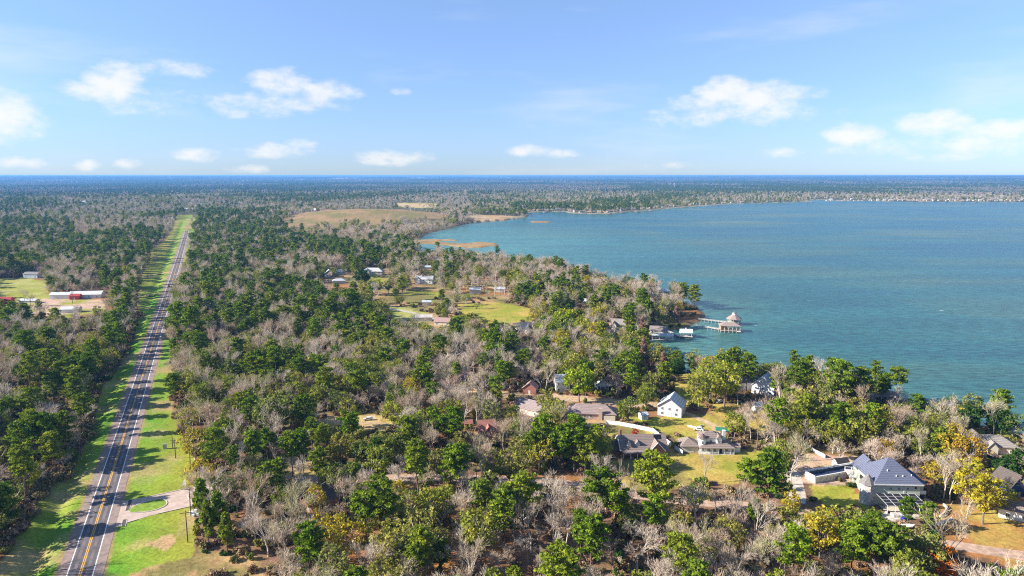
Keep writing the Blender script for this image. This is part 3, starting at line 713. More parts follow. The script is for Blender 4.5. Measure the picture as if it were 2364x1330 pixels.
def white_porch_house():
    e = house('house', 1640, 1046, -2, 'white two-storey house with brown roof, full porch and white chimney', vis=(1572, 998, 1694, 1050), yard=17)
    w, rf, b = M_WHITE(), M_BROWNROOF(), M_TRIM()
    MB().box(-5, 9.5, 0, 9, 0, 2.8).build('wall', w, e)
    MB().hip(-5, 10, -1.8, 9, 2.85, 2.5, .4).build('lower_roof', rf, e)
    MB().box(-4.2, 4.8, 1.6, 8.2, 2.8, 6.3).build('upper_wall', w, e)
    MB().hip(-4.2, 4.8, 1.6, 8.2, 6.35, 2.1, .5).build('upper_roof', rf, e)
    t = MB().cyl((-3.4, 1.4), 1.7, 2.8, 6.3, 8).build('bay', w, e)
    MB().cyl((-3.4, 1.4), 2.1, 6.36, 8.6, 8, .05).build('bay_roof', shingle('brown_shingles_bay', (.22, .16, .14), .5), t)
    d = MB().gable_wall(2.5, 4.9, .6, 3.0, 3.2, 6.4, 1.2, 'y').build('gable_bay', w, e)
    MB().gable(2.5, 4.9, .6, 4.5, 6.42, 1.2, .3, .12, 'y').build('gable_bay_roof', rf, d)
    window(e, 3.7, .53, 4.3, 1.0, 1.5); window(e, -3.4, -.35, 4.1, 1.1, 1.5); window(e, .4, 1.54, 4.1, .9, 1.3)
    MB().box(6.0, 7.3, 4.0, 5.2, 2.8, 8.9).build('chimney', w, e)
    MB().box(-12.3, -5.2, .5, 8.5, 0, 2.6).build('garage_wall', M_CREAM(), e)
    MB().hip(-12.6, -5.3, .3, 8.8, 2.65, 2.9, .5).build('garage_roof', rf, e)
    g = MB().box(-11.4, -7.0, .42, .5, 0, 2.2).build('garage_door', surf('pale_door', (.6, .55, .48)), e)
    MB().box(10.0, 13.2, 1.0, 5.5, 0, 2.4).build('annex_wall', w, e)
    MB().gable(10.0, 13.2, 1.0, 5.5, 2.45, 1.0, .3).build('annex_roof', rf, e)
    for x in (-4.8, -2.2, .4, 3.0, 5.6, 8.2, 9.8): MB().box(x - .09, x + .09, -1.75, -1.57, 0, 2.8).build('porch_post', b, e)
    rail = MB()
    for x0, x1 in ((-4.7, 3.0), (5.6, 9.8)):
        rail.bar((x0, -1.66, .9), (x1, -1.66, .9), .08)
        x = x0
        while x < x1: rail.box(x - .03, x + .03, -1.69, -1.63, .15, .9); x += .35
    rail.build('porch_rail', b, e)
    MB().box(-5, 10, -1.9, 0, -.3, .12).build('porch_floor', M_CREAM(), e)
    for x in (-3.4, -.8, 1.8, 6.9): window(e, x, -.06, .8, 1.2, 1.5)
    MB().box(3.9, 5.0, -.08, 0, .1, 2.2).build('door', surf('dark_door', (.05, .04, .04)), e)
def barn_house():
    e = house('barn_house', 1545, 962, -24, 'tall pale house with light metal roof, beside the small white shed', vis=(1516, 914, 1596, 964), yard=13)
    w = surf('lilac_siding', (.62, .56, .58), .8, .08, 1); rf = shingle('blue_white_metal', (.70, .74, .78), 1.1, True)
    MB().gable_wall(-6, 6, 0, 12, 0, 5.2, 4.2, 'y').build('wall', w, e)
    MB().gable(-6, 6, 0, 12, 5.25, 4.3, .5, .18, 'y').build('roof', rf, e)
    b = M_TRIM()
    MB().bar((-6.5, -.56, 4.9), (0, -.56, 9.6), .22).bar((0, -.56, 9.6), (6.5, -.56, 4.9), .22).build('bargeboard', surf('grey_trim', (.2, .2, .22)), e)
    for x, z in ((-3.6, 3.2), (0, 3.2), (3.6, 3.2), (-3.6, .8), (3.4, .8)): window(e, x, -.06, z, 1.2, 1.5)
    MB().box(-.9, .9, -.08, 0, 0, 2.2).build('door', b, e)
def shed(px, py, yaw, label, w=4, d=5, h=2.4, rise=1.2, wall=None, roof=None, vis=None, name='shed', axis='x', win=0, cat='shed', group=None, yard=5, door=True):
    e = house(name, px, py, yaw, label, cat, group, vis, yard)
    wl = MB().gable_wall(-w / 2, w / 2, 0, d, 0, h, rise, axis).build('wall', wall or M_WHITE(), e)
    MB().gable(-w / 2, w / 2, 0, d, h + .04, rise * 1.02, .35, .12, axis).build('roof', roof or M_METAL(), e)
    if door: MB().box(-.7, .7, -.06, 0, 0, min(2.1, h * .85)).build('door', surf('pale_door', (.6, .55, .48)), e)
    for i in range(win):
        window(e, -w / 2 + w * (i + .5) / win if not door or abs(-w / 2 + w * (i + .5) / win) > 1.1 else 1.8, -.05, .9, 1.1, 1.3)
    return e
def ranch_house():
    e = house('ranch_house', 1365, 968, -8, 'long ranch house with pinkish brown hip roof and tan chimney', vis=(1312, 924, 1420, 970), yard=15)
    w = surf('pink_brick', (.46, .33, .28), .9, .2, 2)
    MB().box(-12, 12, 0, 10, 0, 2.7).build('wall', w, e)
    MB().hip(-12, 12, 0, 10, 2.75, 3.6, .7).build('roof', shingle('pink_brown_shingles', (.36, .27, .25), .5), e)
    MB().box(3.6, 5.4, -1.0, .2, 0, 6.0).build('chimney', surf('tan_brick', (.52, .40, .30), .9, .15, 2), e)
    MB().box(6.2, 11.8, -.9, -.05, 0, 2.3).build('bay', M_CREAM(), e)
    for x in (-10.4, -8, -5.5, -3, -.2): window(e, x, -.06, .8, 1.4, 1.5)
    MB().box(-6.6, -5.8, 2.6, 3.4, 4.4, 5.0).build('vent', M_TRIM(), e); MB().box(-9.0, -8.2, 2.2, 3.0, 4.2, 4.8).build('vent', M_TRIM(), e)
def big_house():
    e = house('lake_house', 2062, 1166, -3, 'large sage green house with blue slate hip roof and screened patio', vis=(1855, 1046, 2126, 1172), yard=20)
    sage = surf('sage_siding', (.50, .53, .42), .8, .05, .6); rf = shingle('blue_slate', (.15, .165, .235), .45)
    st = surf('pale_stone', (.55, .50, .46), .95, .35, 1.6, .6); tr = M_TRIM()
    MB().box(-7, 9.2, 0, 15, 0, 8.2).build('wall', sage, e)
    MB().hip(-7, 9.2, 0, 15, 8.25, 7.2, .8).build('roof', rf, e)
    MB().box(-7.85, 10.05, -.86, -.8, 8.0, 8.5).build('fascia', tr, e)
    MB().box(9.25, 12.2, 3.5, 13, 0, 7.2).build('east_wing', sage, e)
    MB().hip(8.6, 12.4, 3.0, 13.4, 7.25, 2.0, .5).build('wing_roof', rf, e)
    MB().box(9.3, 12.3, 1.4, 3.4, 3.9, 4.05).build('balcony_floor', tr, e); MB().box(9.3, 12.2, 1.5, 1.6, 4.05, 5.1).build('balcony_rail', tr, e)
    MB().box(9.25, 12.1, 1.6, 3.45, 0, 3.9).build('balcony_base', sage, e); MB().box(9.6, 11.9, 1.55, 1.62, 1.9, 3.6).build('opening', M_DARK(), e)
    t = MB().cyl((-9.0, 1.8), 2.7, 0, 7.6, 8).build('tower', st, e)
    MB().cyl((-9.0, 1.8), 3.2, 7.65, 11.2, 8, .1).build('tower_roof', shingle('grey_taupe_shingles', (.24, .22, .21), .4), t)
    MB().box(-7.6, -7.05, 5, 7.9, 5.2, 6.6).build('side_window', M_DARK(), e); MB().box(-7.6, -7.05, 9, 12, 5.2, 6.6).build('side_window', M_DARK(), e)
    MB().gable(-6.5, 1.5, 15.6, 21, 7.4, 3.8, .5, axis='y').build('rear_roof', rf, e); MB().gable_wall(-6.3, 1.3, 15.1, 21, 0, 7.3, 3.6, 'y').build('rear_wall', sage, e)
    for x in (-1.5, 1.6, 4.7): window(e, x, -.06, 6.0, 1.0, .8)
    for x, z in ((-1.8, 3.9), (3.6, 4.6)): window(e, x, -.06, z, .7, 1.0)
    MB().box(7.2, 7.9, -.07, 0, 6.4, 7.3).build('round_window', M_DARK(), e)
    for x, y in ((-1.6, 3.2), (1.0, 1.6), (3.4, 1.6), (6.6, 1.9)): MB().cyl((x, y), .16, 8.6 + y * .9, 9.6 + y * .9, 6).build('roof_vent', tr, e)
    # screened patio: sloped dark mesh carried by a white grid
    pat = MB().add([(-6.6, -.1, 4.4), (7.5, -.1, 4.4), (8.6, -7.2, 2.9), (-5.4, -7.2, 2.9), (-6.6, -.1, 4.45), (7.5, -.1, 4.45), (8.6, -7.2, 2.95), (-5.4, -7.2, 2.95)],
                   [(0, 1, 2, 3), (7, 6, 5, 4), (0, 4, 5, 1), (1, 5, 6, 2), (2, 6, 7, 3), (3, 7, 4, 0)]).build('patio_screen', surf('screen_mesh', (.022, .022, .028), .7, .1, 1), e)
    GR_ = surf('grey_aluminium', (.5, .5, .52), .5, .05, 1)
    for i in range(6):
        k = i / 5; MB().bar((-6.6 + 14.1 * k, -.1, 4.53), (-5.4 + 14 * k, -7.2, 3.03), .11).build('patio_rafter', GR_, e)
    for i in range(5):
        k = i / 4; MB().bar((-6.6 + 1.2 * k, -.1 - 7.1 * k, 4.55 - 1.5 * k), (7.5 + 1.1 * k, -.1 - 7.1 * k, 4.55 - 1.5 * k), .10).build('patio_purlin', GR_, e)
    for i in range(6): MB().box(-5.5 + 2.8 * i, -5.35 + 2.8 * i, -7.25, -7.1, 0, 2.9).build('patio_post', tr, e)
    MB().box(-5.4, 8.5, -7.1, -7.05, 0, 1.0).build('patio_wall', M_DARK(), e)
    MB().box(-5.3, 8.4, -6.9, -.2, -.1, .15).build('patio_floor', M_CREAM(), e)
    MB().box(-4.5, -.8, -10.2, -7.6, 0, .9).build('retaining_wall', st, e)
    for sx, a in ((9.9, 0),): MB().cyl((10.9, -2.0), 1.25, 0, 3.2, 12).build('spiral_stair', M_DARK(), e)
def pool_terrace():
    g = gp(1938, 1106)
    e = empty('pool_terrace', (g[0], g[1], 1.5), R(20), 'long raised white terrace with dark blue lap pool, left of the slate-roofed house', 'terrace')
    w = surf('white_render', (.72, .70, .66), .8, .08, .8); bl = surf('pool_liner', (.03, .045, .10), .3, .15, .6)
    MB().box(-12.5, 13, 0, 5.6, 0, 2.0).build('deck', surf('terrace_tiles', (.50, .46, .42), .85, .15, .7), e)
    MB().box(-12.5, 11.5, 5.1, 5.6, 2.0, 3.3).build('parapet', w, e); MB().box(-12.5, 11.5, 0, .35, 2.0, 2.7).build('parapet', w, e)
    MB().box(-12.5, -12.1, .36, 5.09, 2.0, 3.0).build('parapet', w, e); MB().box(11.1, 11.5, .36, 5.09, 2.0, 3.3).build('parapet', w, e)
    MB().box(-10.8, 10.2, 1.4, 4.3, 2.004, 2.08).build('pool_floor', bl, e)
    MB().box(-10.9, 10.3, 4.32, 4.62, 2.0, 3.0).build('pool_wall', surf('pool_side', (.06, .07, .11), .5, .1, 1), e)
    MB().box(-11.2, 10.6, .9, 1.3, 2.0, 2.25).build('coping', w, e); MB().box(-11.2, 10.6, 4.7, 5.0, 2.0, 3.05).build('coping', w, e)
    for i in range(9): MB().box(-12.2 + 3 * i, -12.0 + 3 * i, -.15, 0, 0, 2.4).build('wall_pier', w, e)
    g = gp(1986, 1120)
    d = empty('deck_stair', (g[0], g[1], 1.5), R(-12), 'white framed deck with cross-braced railing between pool terrace and slate-roofed house', 'deck')
    MB().box(-4, 3.5, 0, 8.5, 2.6, 2.8).build('deck_floor', surf('pale_decking', (.58, .53, .48), .85, .12, 1.2), d)
    for x in (-3.9, -1.4, 1.0, 3.4):
        MB().box(x - .12, x + .12, -.05, .15, 0, 3.9).build('post', w, d); MB().box(x - .12, x + .12, 8.3, 8.5, 0, 3.9).build('post', w, d)
    MB().bar((-3.9, .02, 3.8), (3.4, .02, 3.8), .14).bar((-3.9, 8.4, 3.8), (3.4, 8.4, 3.8), .14).build('rail', w, d)
    MB().bar((1.0, -.02, .2), (3.4, -.02, 3.6), .16).bar((3.4, -.02, .2), (1.0, -.02, 3.6), .16).build('cross_brace', w, d)
    VIS.append((1855, 1065, 2000, 1125, 1120))
brown_dormer_house(); white_porch_house(); barn_house(); ranch_house(); big_house(); pool_terrace()
shed(1489, 970, 14, 'small white garden shed with gable roof, left of the tall pale house', 3.4, 4, 2.6, .9, vis=(1476, 950, 1503, 972))
shed(1946, 1083, 12, 'cream shed with dark roof behind the long pool terrace', 5.4, 3.6, 2.8, 1.3, M_CREAM(), shingle('black_shingles', (.06, .055, .06), .4), (1930, 1060, 1965, 1084))
# other houses: px, py of the front foot, yaw, width, depth, wall height, roof rise, wall, roof, label, vis, chimney
def simple(px, py, yaw, w, d, h, r, wall, roof, label, vis=None, chim=None, hip=False, win=3, axis='x', name='house', cat='house', group=None, wing=None, yard=None, lit=True):
    e = house(name, px, py, yaw, label, cat, group, vis, yard if yard is not None else max(w, d) * .62)
    if hip:
        MB().box(-w / 2, w / 2, 0, d, 0, h).build('wall', wall, e); MB().hip(-w / 2, w / 2, 0, d, h + .04, r, .6).build('roof', roof, e)
    else:
        MB().gable_wall(-w / 2, w / 2, 0, d, 0, h, r, axis).build('wall', wall, e); MB().gable(-w / 2, w / 2, 0, d, h + .04, r * 1.02, .5, .18, axis).build('roof', roof, e)
    for i in range(win):
        x = -w / 2 + w * (i + .5) / win
        if win % 2 and i == win // 2: MB().box(x - .6, x + .6, -.07, 0, 0, 2.1).build('door', surf('pale_door', (.6, .55, .48)), e)
        else: window(e, x, -.06, .9, 1.3, 1.4)
    if h > 4.5:
        for i in range(win): window(e, -w / 2 + w * (i + .5) / win, -.06, h - 2.0, 1.1, 1.3)
    if chim: MB().box(chim[0] - .6, chim[0] + .6, chim[1] - .5, chim[1] + .5, h * .6, h + r + 1.0).build('chimney', wall if len(chim) < 3 else chim[2], e)
    if wing:
        x0, x1, y0, y1 = wing
        MB().gable_wall(x0, x1, y0, y1, 0, h * .95, r * .7, 'y').build('wing_wall', wall, e); MB().gable(x0, x1, y0, y1, h * .95 + .04, r * .71, .4, .16, 'y').build('wing_roof', roof, e)
    return e
BR, GR, MT, WH, CR, BK, WD = M_BROWNROOF(), M_GREYROOF(), M_METAL(), M_WHITE(), M_CREAM(), M_BRICK(), M_WOOD()
RED = shingle('rust_red_shingles', (.42, .19, .15), .5); REDM = shingle('red_metal', (.50, .08, .07), .8, True); TAUPE = shingle('taupe_shingles', (.34, .30, .27), .5)
DKR = shingle('dark_shingles', (.13, .105, .095), .5); BLUR = shingle('blue_metal_roof', (.10, .20, .55), .8, True); PINKR = shingle('dusty_pink_roof', (.46, .30, .27), .5)
simple(1125, 1010, 6, 8, 8, 3, 4, BK, RED, 'red shingled cottage with steep front gable among the trees', (1100, 978, 1146, 1010), wing=(-1.5, 2.5, -2, 3))
simple(1082, 992, 10, 3.4, 3, 3.2, 1.2, BK, RED, 'tiny brick outbuilding just left of the red shingled cottage', (1074, 968, 1092, 992), win=0, name='outbuilding', cat='outbuilding')
simple(1216, 958, -38, 15, 9, 3.2, 3.4, CR, shingle('mauve_shingles', (.33, .26, .25), .5), 'cream walled house with mauve roof turned diagonally beside the lane', (1196, 912, 1242, 958))
simple(1222, 910, -14, 7.5, 6, 3.4, 3.0, BK, PINKR, 'small brick cottage with gable porch behind the mauve roofed house', (1208, 884, 1240, 910), axis='y', win=1)
simple(1300, 905, 8, 8, 8, 6, 3, WH, MT, 'white two-storey house half hidden behind the round lime green tree', (1286, 862, 1310, 905))
simple(1392, 900, 10, 7, 6, 2.8, 2, WH, MT, 'low white cabin right of the round lime green tree', (1378, 884, 1402, 902), axis='y')
simple(1760, 912, -34, 12, 13, 5, 5.5, WH, shingle('bright_metal_roof', (.66, .70, .76), 1, True), 'white house with steep bright metal roof near the lake shore', (1736, 856, 1776, 906), axis='y')
simple(1722, 900, 10, 10, 8, 4, 2.6, WH, GR, 'grey roofed white house left of the steep bright metal roof', (1706, 878, 1734, 898), hip=True)
simple(1752, 950, 8, 4, 4, 3, 1.4, WH, MT, 'white hut beneath the trees below the steep bright metal roof', (1744, 934, 1762, 952), win=0, name='hut', cat='hut')
simple(2300, 1048, -14, 17, 11, 3.2, 3.6, CR, TAUPE, 'cream house with taupe hip roof at the right edge above the blue tarp', (2246, 1000, 2346, 1052), hip=True, wing=(-4, 0, -1.6, 4))
simple(2262, 1040, -10, 8.5, 9, 3.2, 3.4, CR, shingle('olive_taupe_shingles', (.28, .24, .20), .5), 'garage with olive taupe gable roof, left part of the taupe roofed house group', (2246, 1008, 2290, 1042), axis='y', win=1, name='garage', cat='garage')
simple(2345, 1202, -32, 10, 7, 3.6, 2.2, WH, BR, 'white outbuilding with brown roof at the right edge under the blue gable', (2322, 1140, 2364, 1204), win=2, name='outbuilding', cat='outbuilding')
simple(2352, 1148, 12, 9, 9, 4, 4.5, surf('dark_blue_wall', (.05, .13, .42), .6, .1, 1), DKR, 'dark roofed house with blue covered gable at the right edge', (2324, 1108, 2364, 1146), axis='y', win=1)
simple(712, 1182, -22, 12, 14, 3.2, 3.6, BK, DKR, 'dark roofed brick house hidden in the wood left of the open lots', None, axis='y', chim=(3, 2))
simple(1426, 762, -16, 13, 9, 4, 4, CR, TAUPE, 'taupe roofed house with tall cream chimney wall near the little bay', (1402, 728, 1438, 758), chim=(5, 2, WH), wing=(-5, -1, -2, 3))
simple(1500, 748, 6, 14, 8, 3, 2.6, WD, GR, 'grey roofed cabin in the shade behind the boathouses', None)
simple(1210, 770, 8, 11, 9, 4, 3.6, WH, shingle('dark_blue_shingles', (.10, .11, .14), .5), 'white house with dark bluish roof and two gables below the long meadow', (1190, 732, 1226, 768), wing=(1, 5, -2, 4))
simple(1118, 812, -6, 15, 9, 3.6, 4, WH, GR, 'white house with broad grey roof in the middle of the wood', None, wing=(-4, 0, -2, 3))
simple(1235, 842, 4, 16, 8, 3, 2.6, surf('pink_wall', (.5, .3, .26), .85, .1, 1), PINKR, 'long dusty pink roofed house in the wood left of the lime green tree', None)
simple(1072, 890, 2, 11, 9, 3.2, 3.4, BK, shingle('plum_shingles', (.26, .16, .15), .5), 'plum roofed house behind bare trees above the red shingled cottage', None)
simple(760, 640, 14, 11, 8, 4.2, 4.4, surf('slate_blue_wall', (.16, .22, .42), .7, .1, 1), WH, 'blue gabled house with white roof edges left of the ponds', (746, 626, 774, 642), axis='y', win=1)
simple(783, 655, 16, 14, 8, 3, 2.4, CR, MT, 'pale roofed shed right below the blue gabled house', (768, 644, 800, 656), hip=True, win=0, name='shed', cat='shed')
simple(788, 632, 6, 13, 6, 3, 1.6, WH, MT, 'low white outbuilding right of the blue gabled house', (780, 624, 800, 632), win=2, name='outbuilding', cat='outbuilding')
simple(858, 635, -4, 26, 12, 4.2, 4, CR, shingle('white_tile_roof', (.62, .60, .58), .6), 'large white roofed ranch house across the central clearing', (838, 618, 890, 638), wing=(-8, -2, -3, 5), hip=True)
simple(978, 655, -6, 20, 10, 5, 3.2, WH, shingle('white_tile_roof', (.62, .60, .58), .6), 'white villa with tall chimney at the east end of the clearing', (958, 630, 1002, 656), chim=(-3, 4), wing=(-9, -4, -2, 5))
simple(978, 742, 4, 14, 7, 3.4, 1.6, WD, surf('rusty_white_metal', (.55, .50, .47), .7, .25, .5), 'open grey-white shed with flat roof at the end of the farm lane', (958, 726, 1002, 744), name='open_shed', cat='shed', win=0)
simple(957, 738, 4, 5, 3, 3, .3, surf('mint_panel', (.42, .62, .40), .7, .05, 1), surf('mint_panel', (.42, .62, .40)), 'mint green container left of the open farm shed', (950, 726, 966, 738), name='container', cat='container', win=0)
simple(1020, 752, -12, 13, 8, 3.2, 2.6, CR, PINKR, 'low house with pale pink roof right of the open farm shed', (1000, 734, 1040, 752))
simple(985, 706, 4, 8, 5, 3.5, 1.2, WD, MT, 'pale metal roofed hut between bare trees above the farm shed', (976, 694, 996, 706), name='hut', cat='hut', win=0)
simple(1097, 678, 2, 11, 6, 4, 1.8, WD, MT, 'white roofed pavilion left of the small boat shed in the clearing', (1086, 664, 1110, 676), name='pavilion', cat='pavilion', win=0)
simple(1153, 675, -8, 11, 6, 3.4, 1.8, WD, MT, 'small white roofed shed above the long meadow', (1144, 666, 1164, 676), win=0, name='shed', cat='shed')
simple(1350, 706, 4, 9, 6, 4, 2.4, WH, WH, 'small white house showing between yellow trees on the peninsula', (1334, 696, 1352, 706))
simple(983, 622, 3, 12, 5, 3, 1.6, WH, MT, 'white barn at the wood edge above the villa', (982, 614, 996, 622), win=0, name='barn', cat='barn')
# left of the highway
simple(138, 690, 4, 19, 9, 4, 1.8, WH, shingle('white_blue_metal', (.68, .74, .80), 1, True), 'long white metal barn left of the red fronted building', (116, 674, 160, 690), win=0, name='barn', cat='barn')
simple(196, 689, 7, 30, 11, 3.8, 2.6, WH, shingle('white_sheet_metal', (.72, .72, .70), 1, True), 'long white roofed building right of the white metal barn', (160, 668, 230, 690), name='barn', cat='barn', win=4)
simple(172, 692, 7, 9, 6, 3.6, 1.6, surf('red_wall', (.55, .06, .07), .7, .1, 1), REDM, 'red shed in front of the long white roofed building', (160, 676, 180, 692), name='shed', cat='shed', win=1)
simple(8, 702, 6, 12, 8, 3.6, 2.4, surf('red_wall', (.55, .06, .07)), REDM, 'red roofed barn at the left edge of the picture', (0, 688, 22, 702), name='barn', cat='barn', win=0)
simple(62, 700, -4, 16, 7, 2.4, 1.2, CR, MT, 'low flat roofed stable right of the red barn at the left edge', (44, 690, 84, 700), name='stable', cat='stable', win=0)
simple(160, 722, 9, 15, 8, 3, 1.8, WH, shingle('white_sheet_metal', (.72, .72, .70), 1, True), 'white roofed shed below the long white building on the left', (138, 710, 182, 722), name='shed', cat='shed', win=0)
simple(70, 642, -6, 18, 9, 4.5, 2.2, surf('pale_blue_wall', (.50, .56, .62), .7, .1, 1), GR, 'pale blue house with grey roof above the left field', (50, 628, 88, 642))
simple(383, 502, 5, 22, 12, 4, 4, WH, MT, 'white house beside the grass near the far end of the highway', (375, 494, 394, 503), win=0)
for q, (px, py, w, lb) in enumerate([(186, 476, 20, 'leftmost'), (198, 474, 26, 'second'), (207, 478, 18, 'third'), (218, 483, 24, 'lowest')]):
    simple(px, py, -5 + 6 * q, w, 14, 4, 3.5, WH, MT, '%s white building of the cluster in the distant wood at far left' % lb, (px - 6, py - 6, px + 6, py), win=0, name='building', cat='building', group='white buildings in the distant left wood')
for q, (px, py, w, lb) in enumerate([(430, 486, 16, 'small white house left of the crest where the highway ends'), (457, 480, 24, 'larger white house just beyond the crest of the highway'), (466, 477, 20, 'rear white house beyond the crest of the highway'), (441, 487, 12, 'tiny white shed at the crest of the highway')]):
    simple(px, py, 8 * q, w, 12, 4, 3.5, WH, MT, lb, (px - 6, py - 5, px + 6, py), win=0, group='white houses at the far end of the highway')
for (px, py, w, wl, rf, lb) in [(724, 505, 12, WH, WH, 'tiny white arch-fronted barn at the left end of the hill pasture'), (758, 498, 22, surf('red_wall', (.55, .06, .07)), RED, 'red barn on top of the hill pasture'), (808, 492, 24, CR, TAUPE, 'tan farmhouse on the crest of the hill pasture'), (822, 490, 16, WH, TAUPE, 'white sided barn right of the tan farmhouse on the hill pasture')]:
    simple(px, py, 5, w, 10, 4, 4, wl, rf, lb, (px - 8, py - 6, px + 8, py), win=0, name='barn' if 'barn' in lb else 'farmhouse', cat='barn' if 'barn' in lb else 'farmhouse')

# ---- far shore: rows of small lake houses, one object each
FARM = []
for k, (wc, rc, w, d, h, r) in enumerate([((.40, .37, .32), (.38, .30, .20), 13, 9, 3.4, 3), ((.46, .40, .30), (.45, .37, .25), 17, 10, 3.2, 3.2), ((.46, .45, .42), (.42, .41, .39), 12, 9, 5.6, 3),
                                          ((.40, .33, .27), (.33, .28, .25), 15, 9, 3.4, 3.4), ((.48, .42, .34), (.46, .31, .20), 18, 9, 3, 2.6), ((.5, .48, .44), (.2, .18, .17), 13, 10, 5, 3.2)]):
    mw = MB().gable_wall(-w / 2, w / 2, 0, d, -1, h, r); me1 = bpy.data.meshes.new('wall'); me1.from_pydata(mw.v, [], mw.f); me1.materials.append(surf('far_wall_%d' % k, wc, .8, .08, .5))
    mr = MB().gable(-w / 2, w / 2, 0, d, h + .05, r, .7, .25); me2 = bpy.data.meshes.new('roof'); me2.from_pydata(mr.v, [], mr.f); me2.materials.append(surf('far_roof_%d' % k, rc, .8, .1, .5))
    FARM.append((me1, me2))
CN = ['pale tan roofed', 'broad straw roofed', 'tall white', 'brown', 'long orange roofed', 'dark roofed']
def far_house(px, py, yaw, k, label, grp, back=0):
    g = gp(px, py); y = g[1] + back; x = g[0] * y / g[1]
    z = float(terrain(x, y))
    e = empty('lake_house', (x, y, z), R(yaw), label, 'house', grp)
    put('wall', FARM[k][0], e, (0, 0, 0)); put('roof', FARM[k][1], e, (0, 0, 0))
    YARDS.append((x, y, 16)); VIS.append((px - 5, py - 4, px + 5, py + 1, py))
    if k % 2 == 0: put('chimney', CHIM, e, (3, 5, 0))
_c = MB().box(-.6, .6, -.5, .5, 0, 8); CHIM = bpy.data.meshes.new('chimney'); CHIM.from_pydata(_c.v, [], _c.f); CHIM.materials.append(surf('far_wall_3', (.4, .33, .27)))
shore_l = [(1198, 489), (1212, 488.5), (1226, 488), (1238, 487), (1250, 487), (1262, 486), (1276, 485), (1290, 485), (1318, 488), (1330, 490), (1344, 491), (1358, 491), (1370, 491), (1383, 491), (1396, 491),
           (1410, 489), (1424, 487), (1438, 486), (1450, 485), (1462, 484), (1474, 483), (1485, 483), (1496, 482), (1508, 481), (1520, 480), (1534, 479), (1548, 477.5), (1560, 477), (1574, 476), (1590, 474.5), (1606, 473), (1634, 472), (1654, 471), (1672, 470), (1690, 468.5), (1714, 467.5), (1740, 467), (1774, 466), (1803, 464.5), (1836, 464)]
SEGL = [(1240, 'at the left end of the far town shore'), (1300, 'on the far town shore above the sand bar'), (1350, 'on the low point right of the sand bar, far shore'), (1400, 'on the middle of the built-up far shore point'), (1460, 'on the far shore where the point curves back'), (1520, 'along the far shore right of the grassy bank'), (1600, 'on the far shore below the pine wood'), (1720, 'on the shaded far shore'), (2000, 'by the wooded far shore before the headland')]
fr = random.Random(3)
for (px, py) in shore_l:
    k = fr.randrange(6); sg = next(s for lim, s in SEGL if px < lim)
    far_house(px, py, fr.uniform(-25, 35), k, '%s house %s' % (CN[k], sg), 'houses %s' % sg)
for (px, py) in [(1210, 478), (1232, 476), (1184, 480), (1318, 470), (1312, 476), (1335, 474), (1250, 479), (1480, 474), (1460, 476), (1170, 484), (1352, 482), (1270, 480), (1425, 479)]:
    k = fr.randrange(6); far_house(px, py, fr.uniform(-30, 30), k, '%s house set back behind the far town shore' % CN[k], 'houses behind the far town shore')
SEGR = [(2010, 'just right of the headland on the far right shore'), (2080, 'on the sandy strip of the far right shore'), (2150, 'near the middle of the far right shore'), (2230, 'right of the middle on the far right shore'), (2300, 'toward the right end of the far shore'), (2400, 'on the far shore at the right picture edge')]
x = 1912.0
while x < 2362:
    k = fr.randrange(6); sg = next(s for lim, s in SEGR if x < lim)
    far_house(x, 463.2 + (x - 1900) * .0035, fr.uniform(-20, 20), k, '%s house %s' % (CN[k], sg), 'houses %s' % sg)
    if fr.random() < .45:
        k = fr.randrange(6); far_house(x + 6, 461 + (x - 1900) * .003, fr.uniform(-20, 20), k, '%s second row house %s' % (CN[k], sg), 'second row houses %s' % sg)
    x += fr.uniform(8, 17)
# tell look-alike far houses and docks apart by their order along the shore
def relabel(cat):
    by = {}
    for o in sc.objects:
        if o.parent is None and o.get('category') == cat and o.get('group'): by.setdefault(o['label'], []).append(o)
    names = ['leftmost', 'second', 'third', 'fourth', 'fifth', 'sixth', 'seventh', 'eighth', 'ninth']
    for t, L_ in by.items():
        if len(L_) < 2: continue
        L_.sort(key=lambda o: o.location.x / o.location.y)
        for i, o in enumerate(L_): o['label'] = (names[min(i, 8)] if i < len(L_) - 1 else 'rightmost') + ' ' + t
relabel('house')
# far docks
DK = MB().box(-3, 3, -32, 0, .5, .9).box(-7, 7, -40, -32, .5, .9); DKM = bpy.data.meshes.new('deck'); DKM.from_pydata(DK.v, [], DK.f); DKM.materials.append(surf('grey_planks', (.33, .29, .26)))
DR = MB().hip(-6, 6, -40, -32, 3.6, 1.8, .5); DRM = bpy.data.meshes.new('roof'); DRM.from_pydata(DR.v, [], DR.f); DRM.materials.append(surf('far_roof_5', (.25, .22, .21)))
DP = MB()
for a in (-5.6, 5.6):
    for b in (-39.5, -32.5): DP.box(a - .2, a + .2, b - .2, b + .2, -1, 3.6)
for b in (-24, -16, -8): DP.box(-2.6, -2.3, b, b + .3, -1, .5).box(2.3, 2.6, b, b + .3, -1, .5)
DPM = bpy.data.meshes.new('pile'); DPM.from_pydata(DP.v, [], DP.f); DPM.materials.append(surf('grey_planks', (.33, .29, .26)))
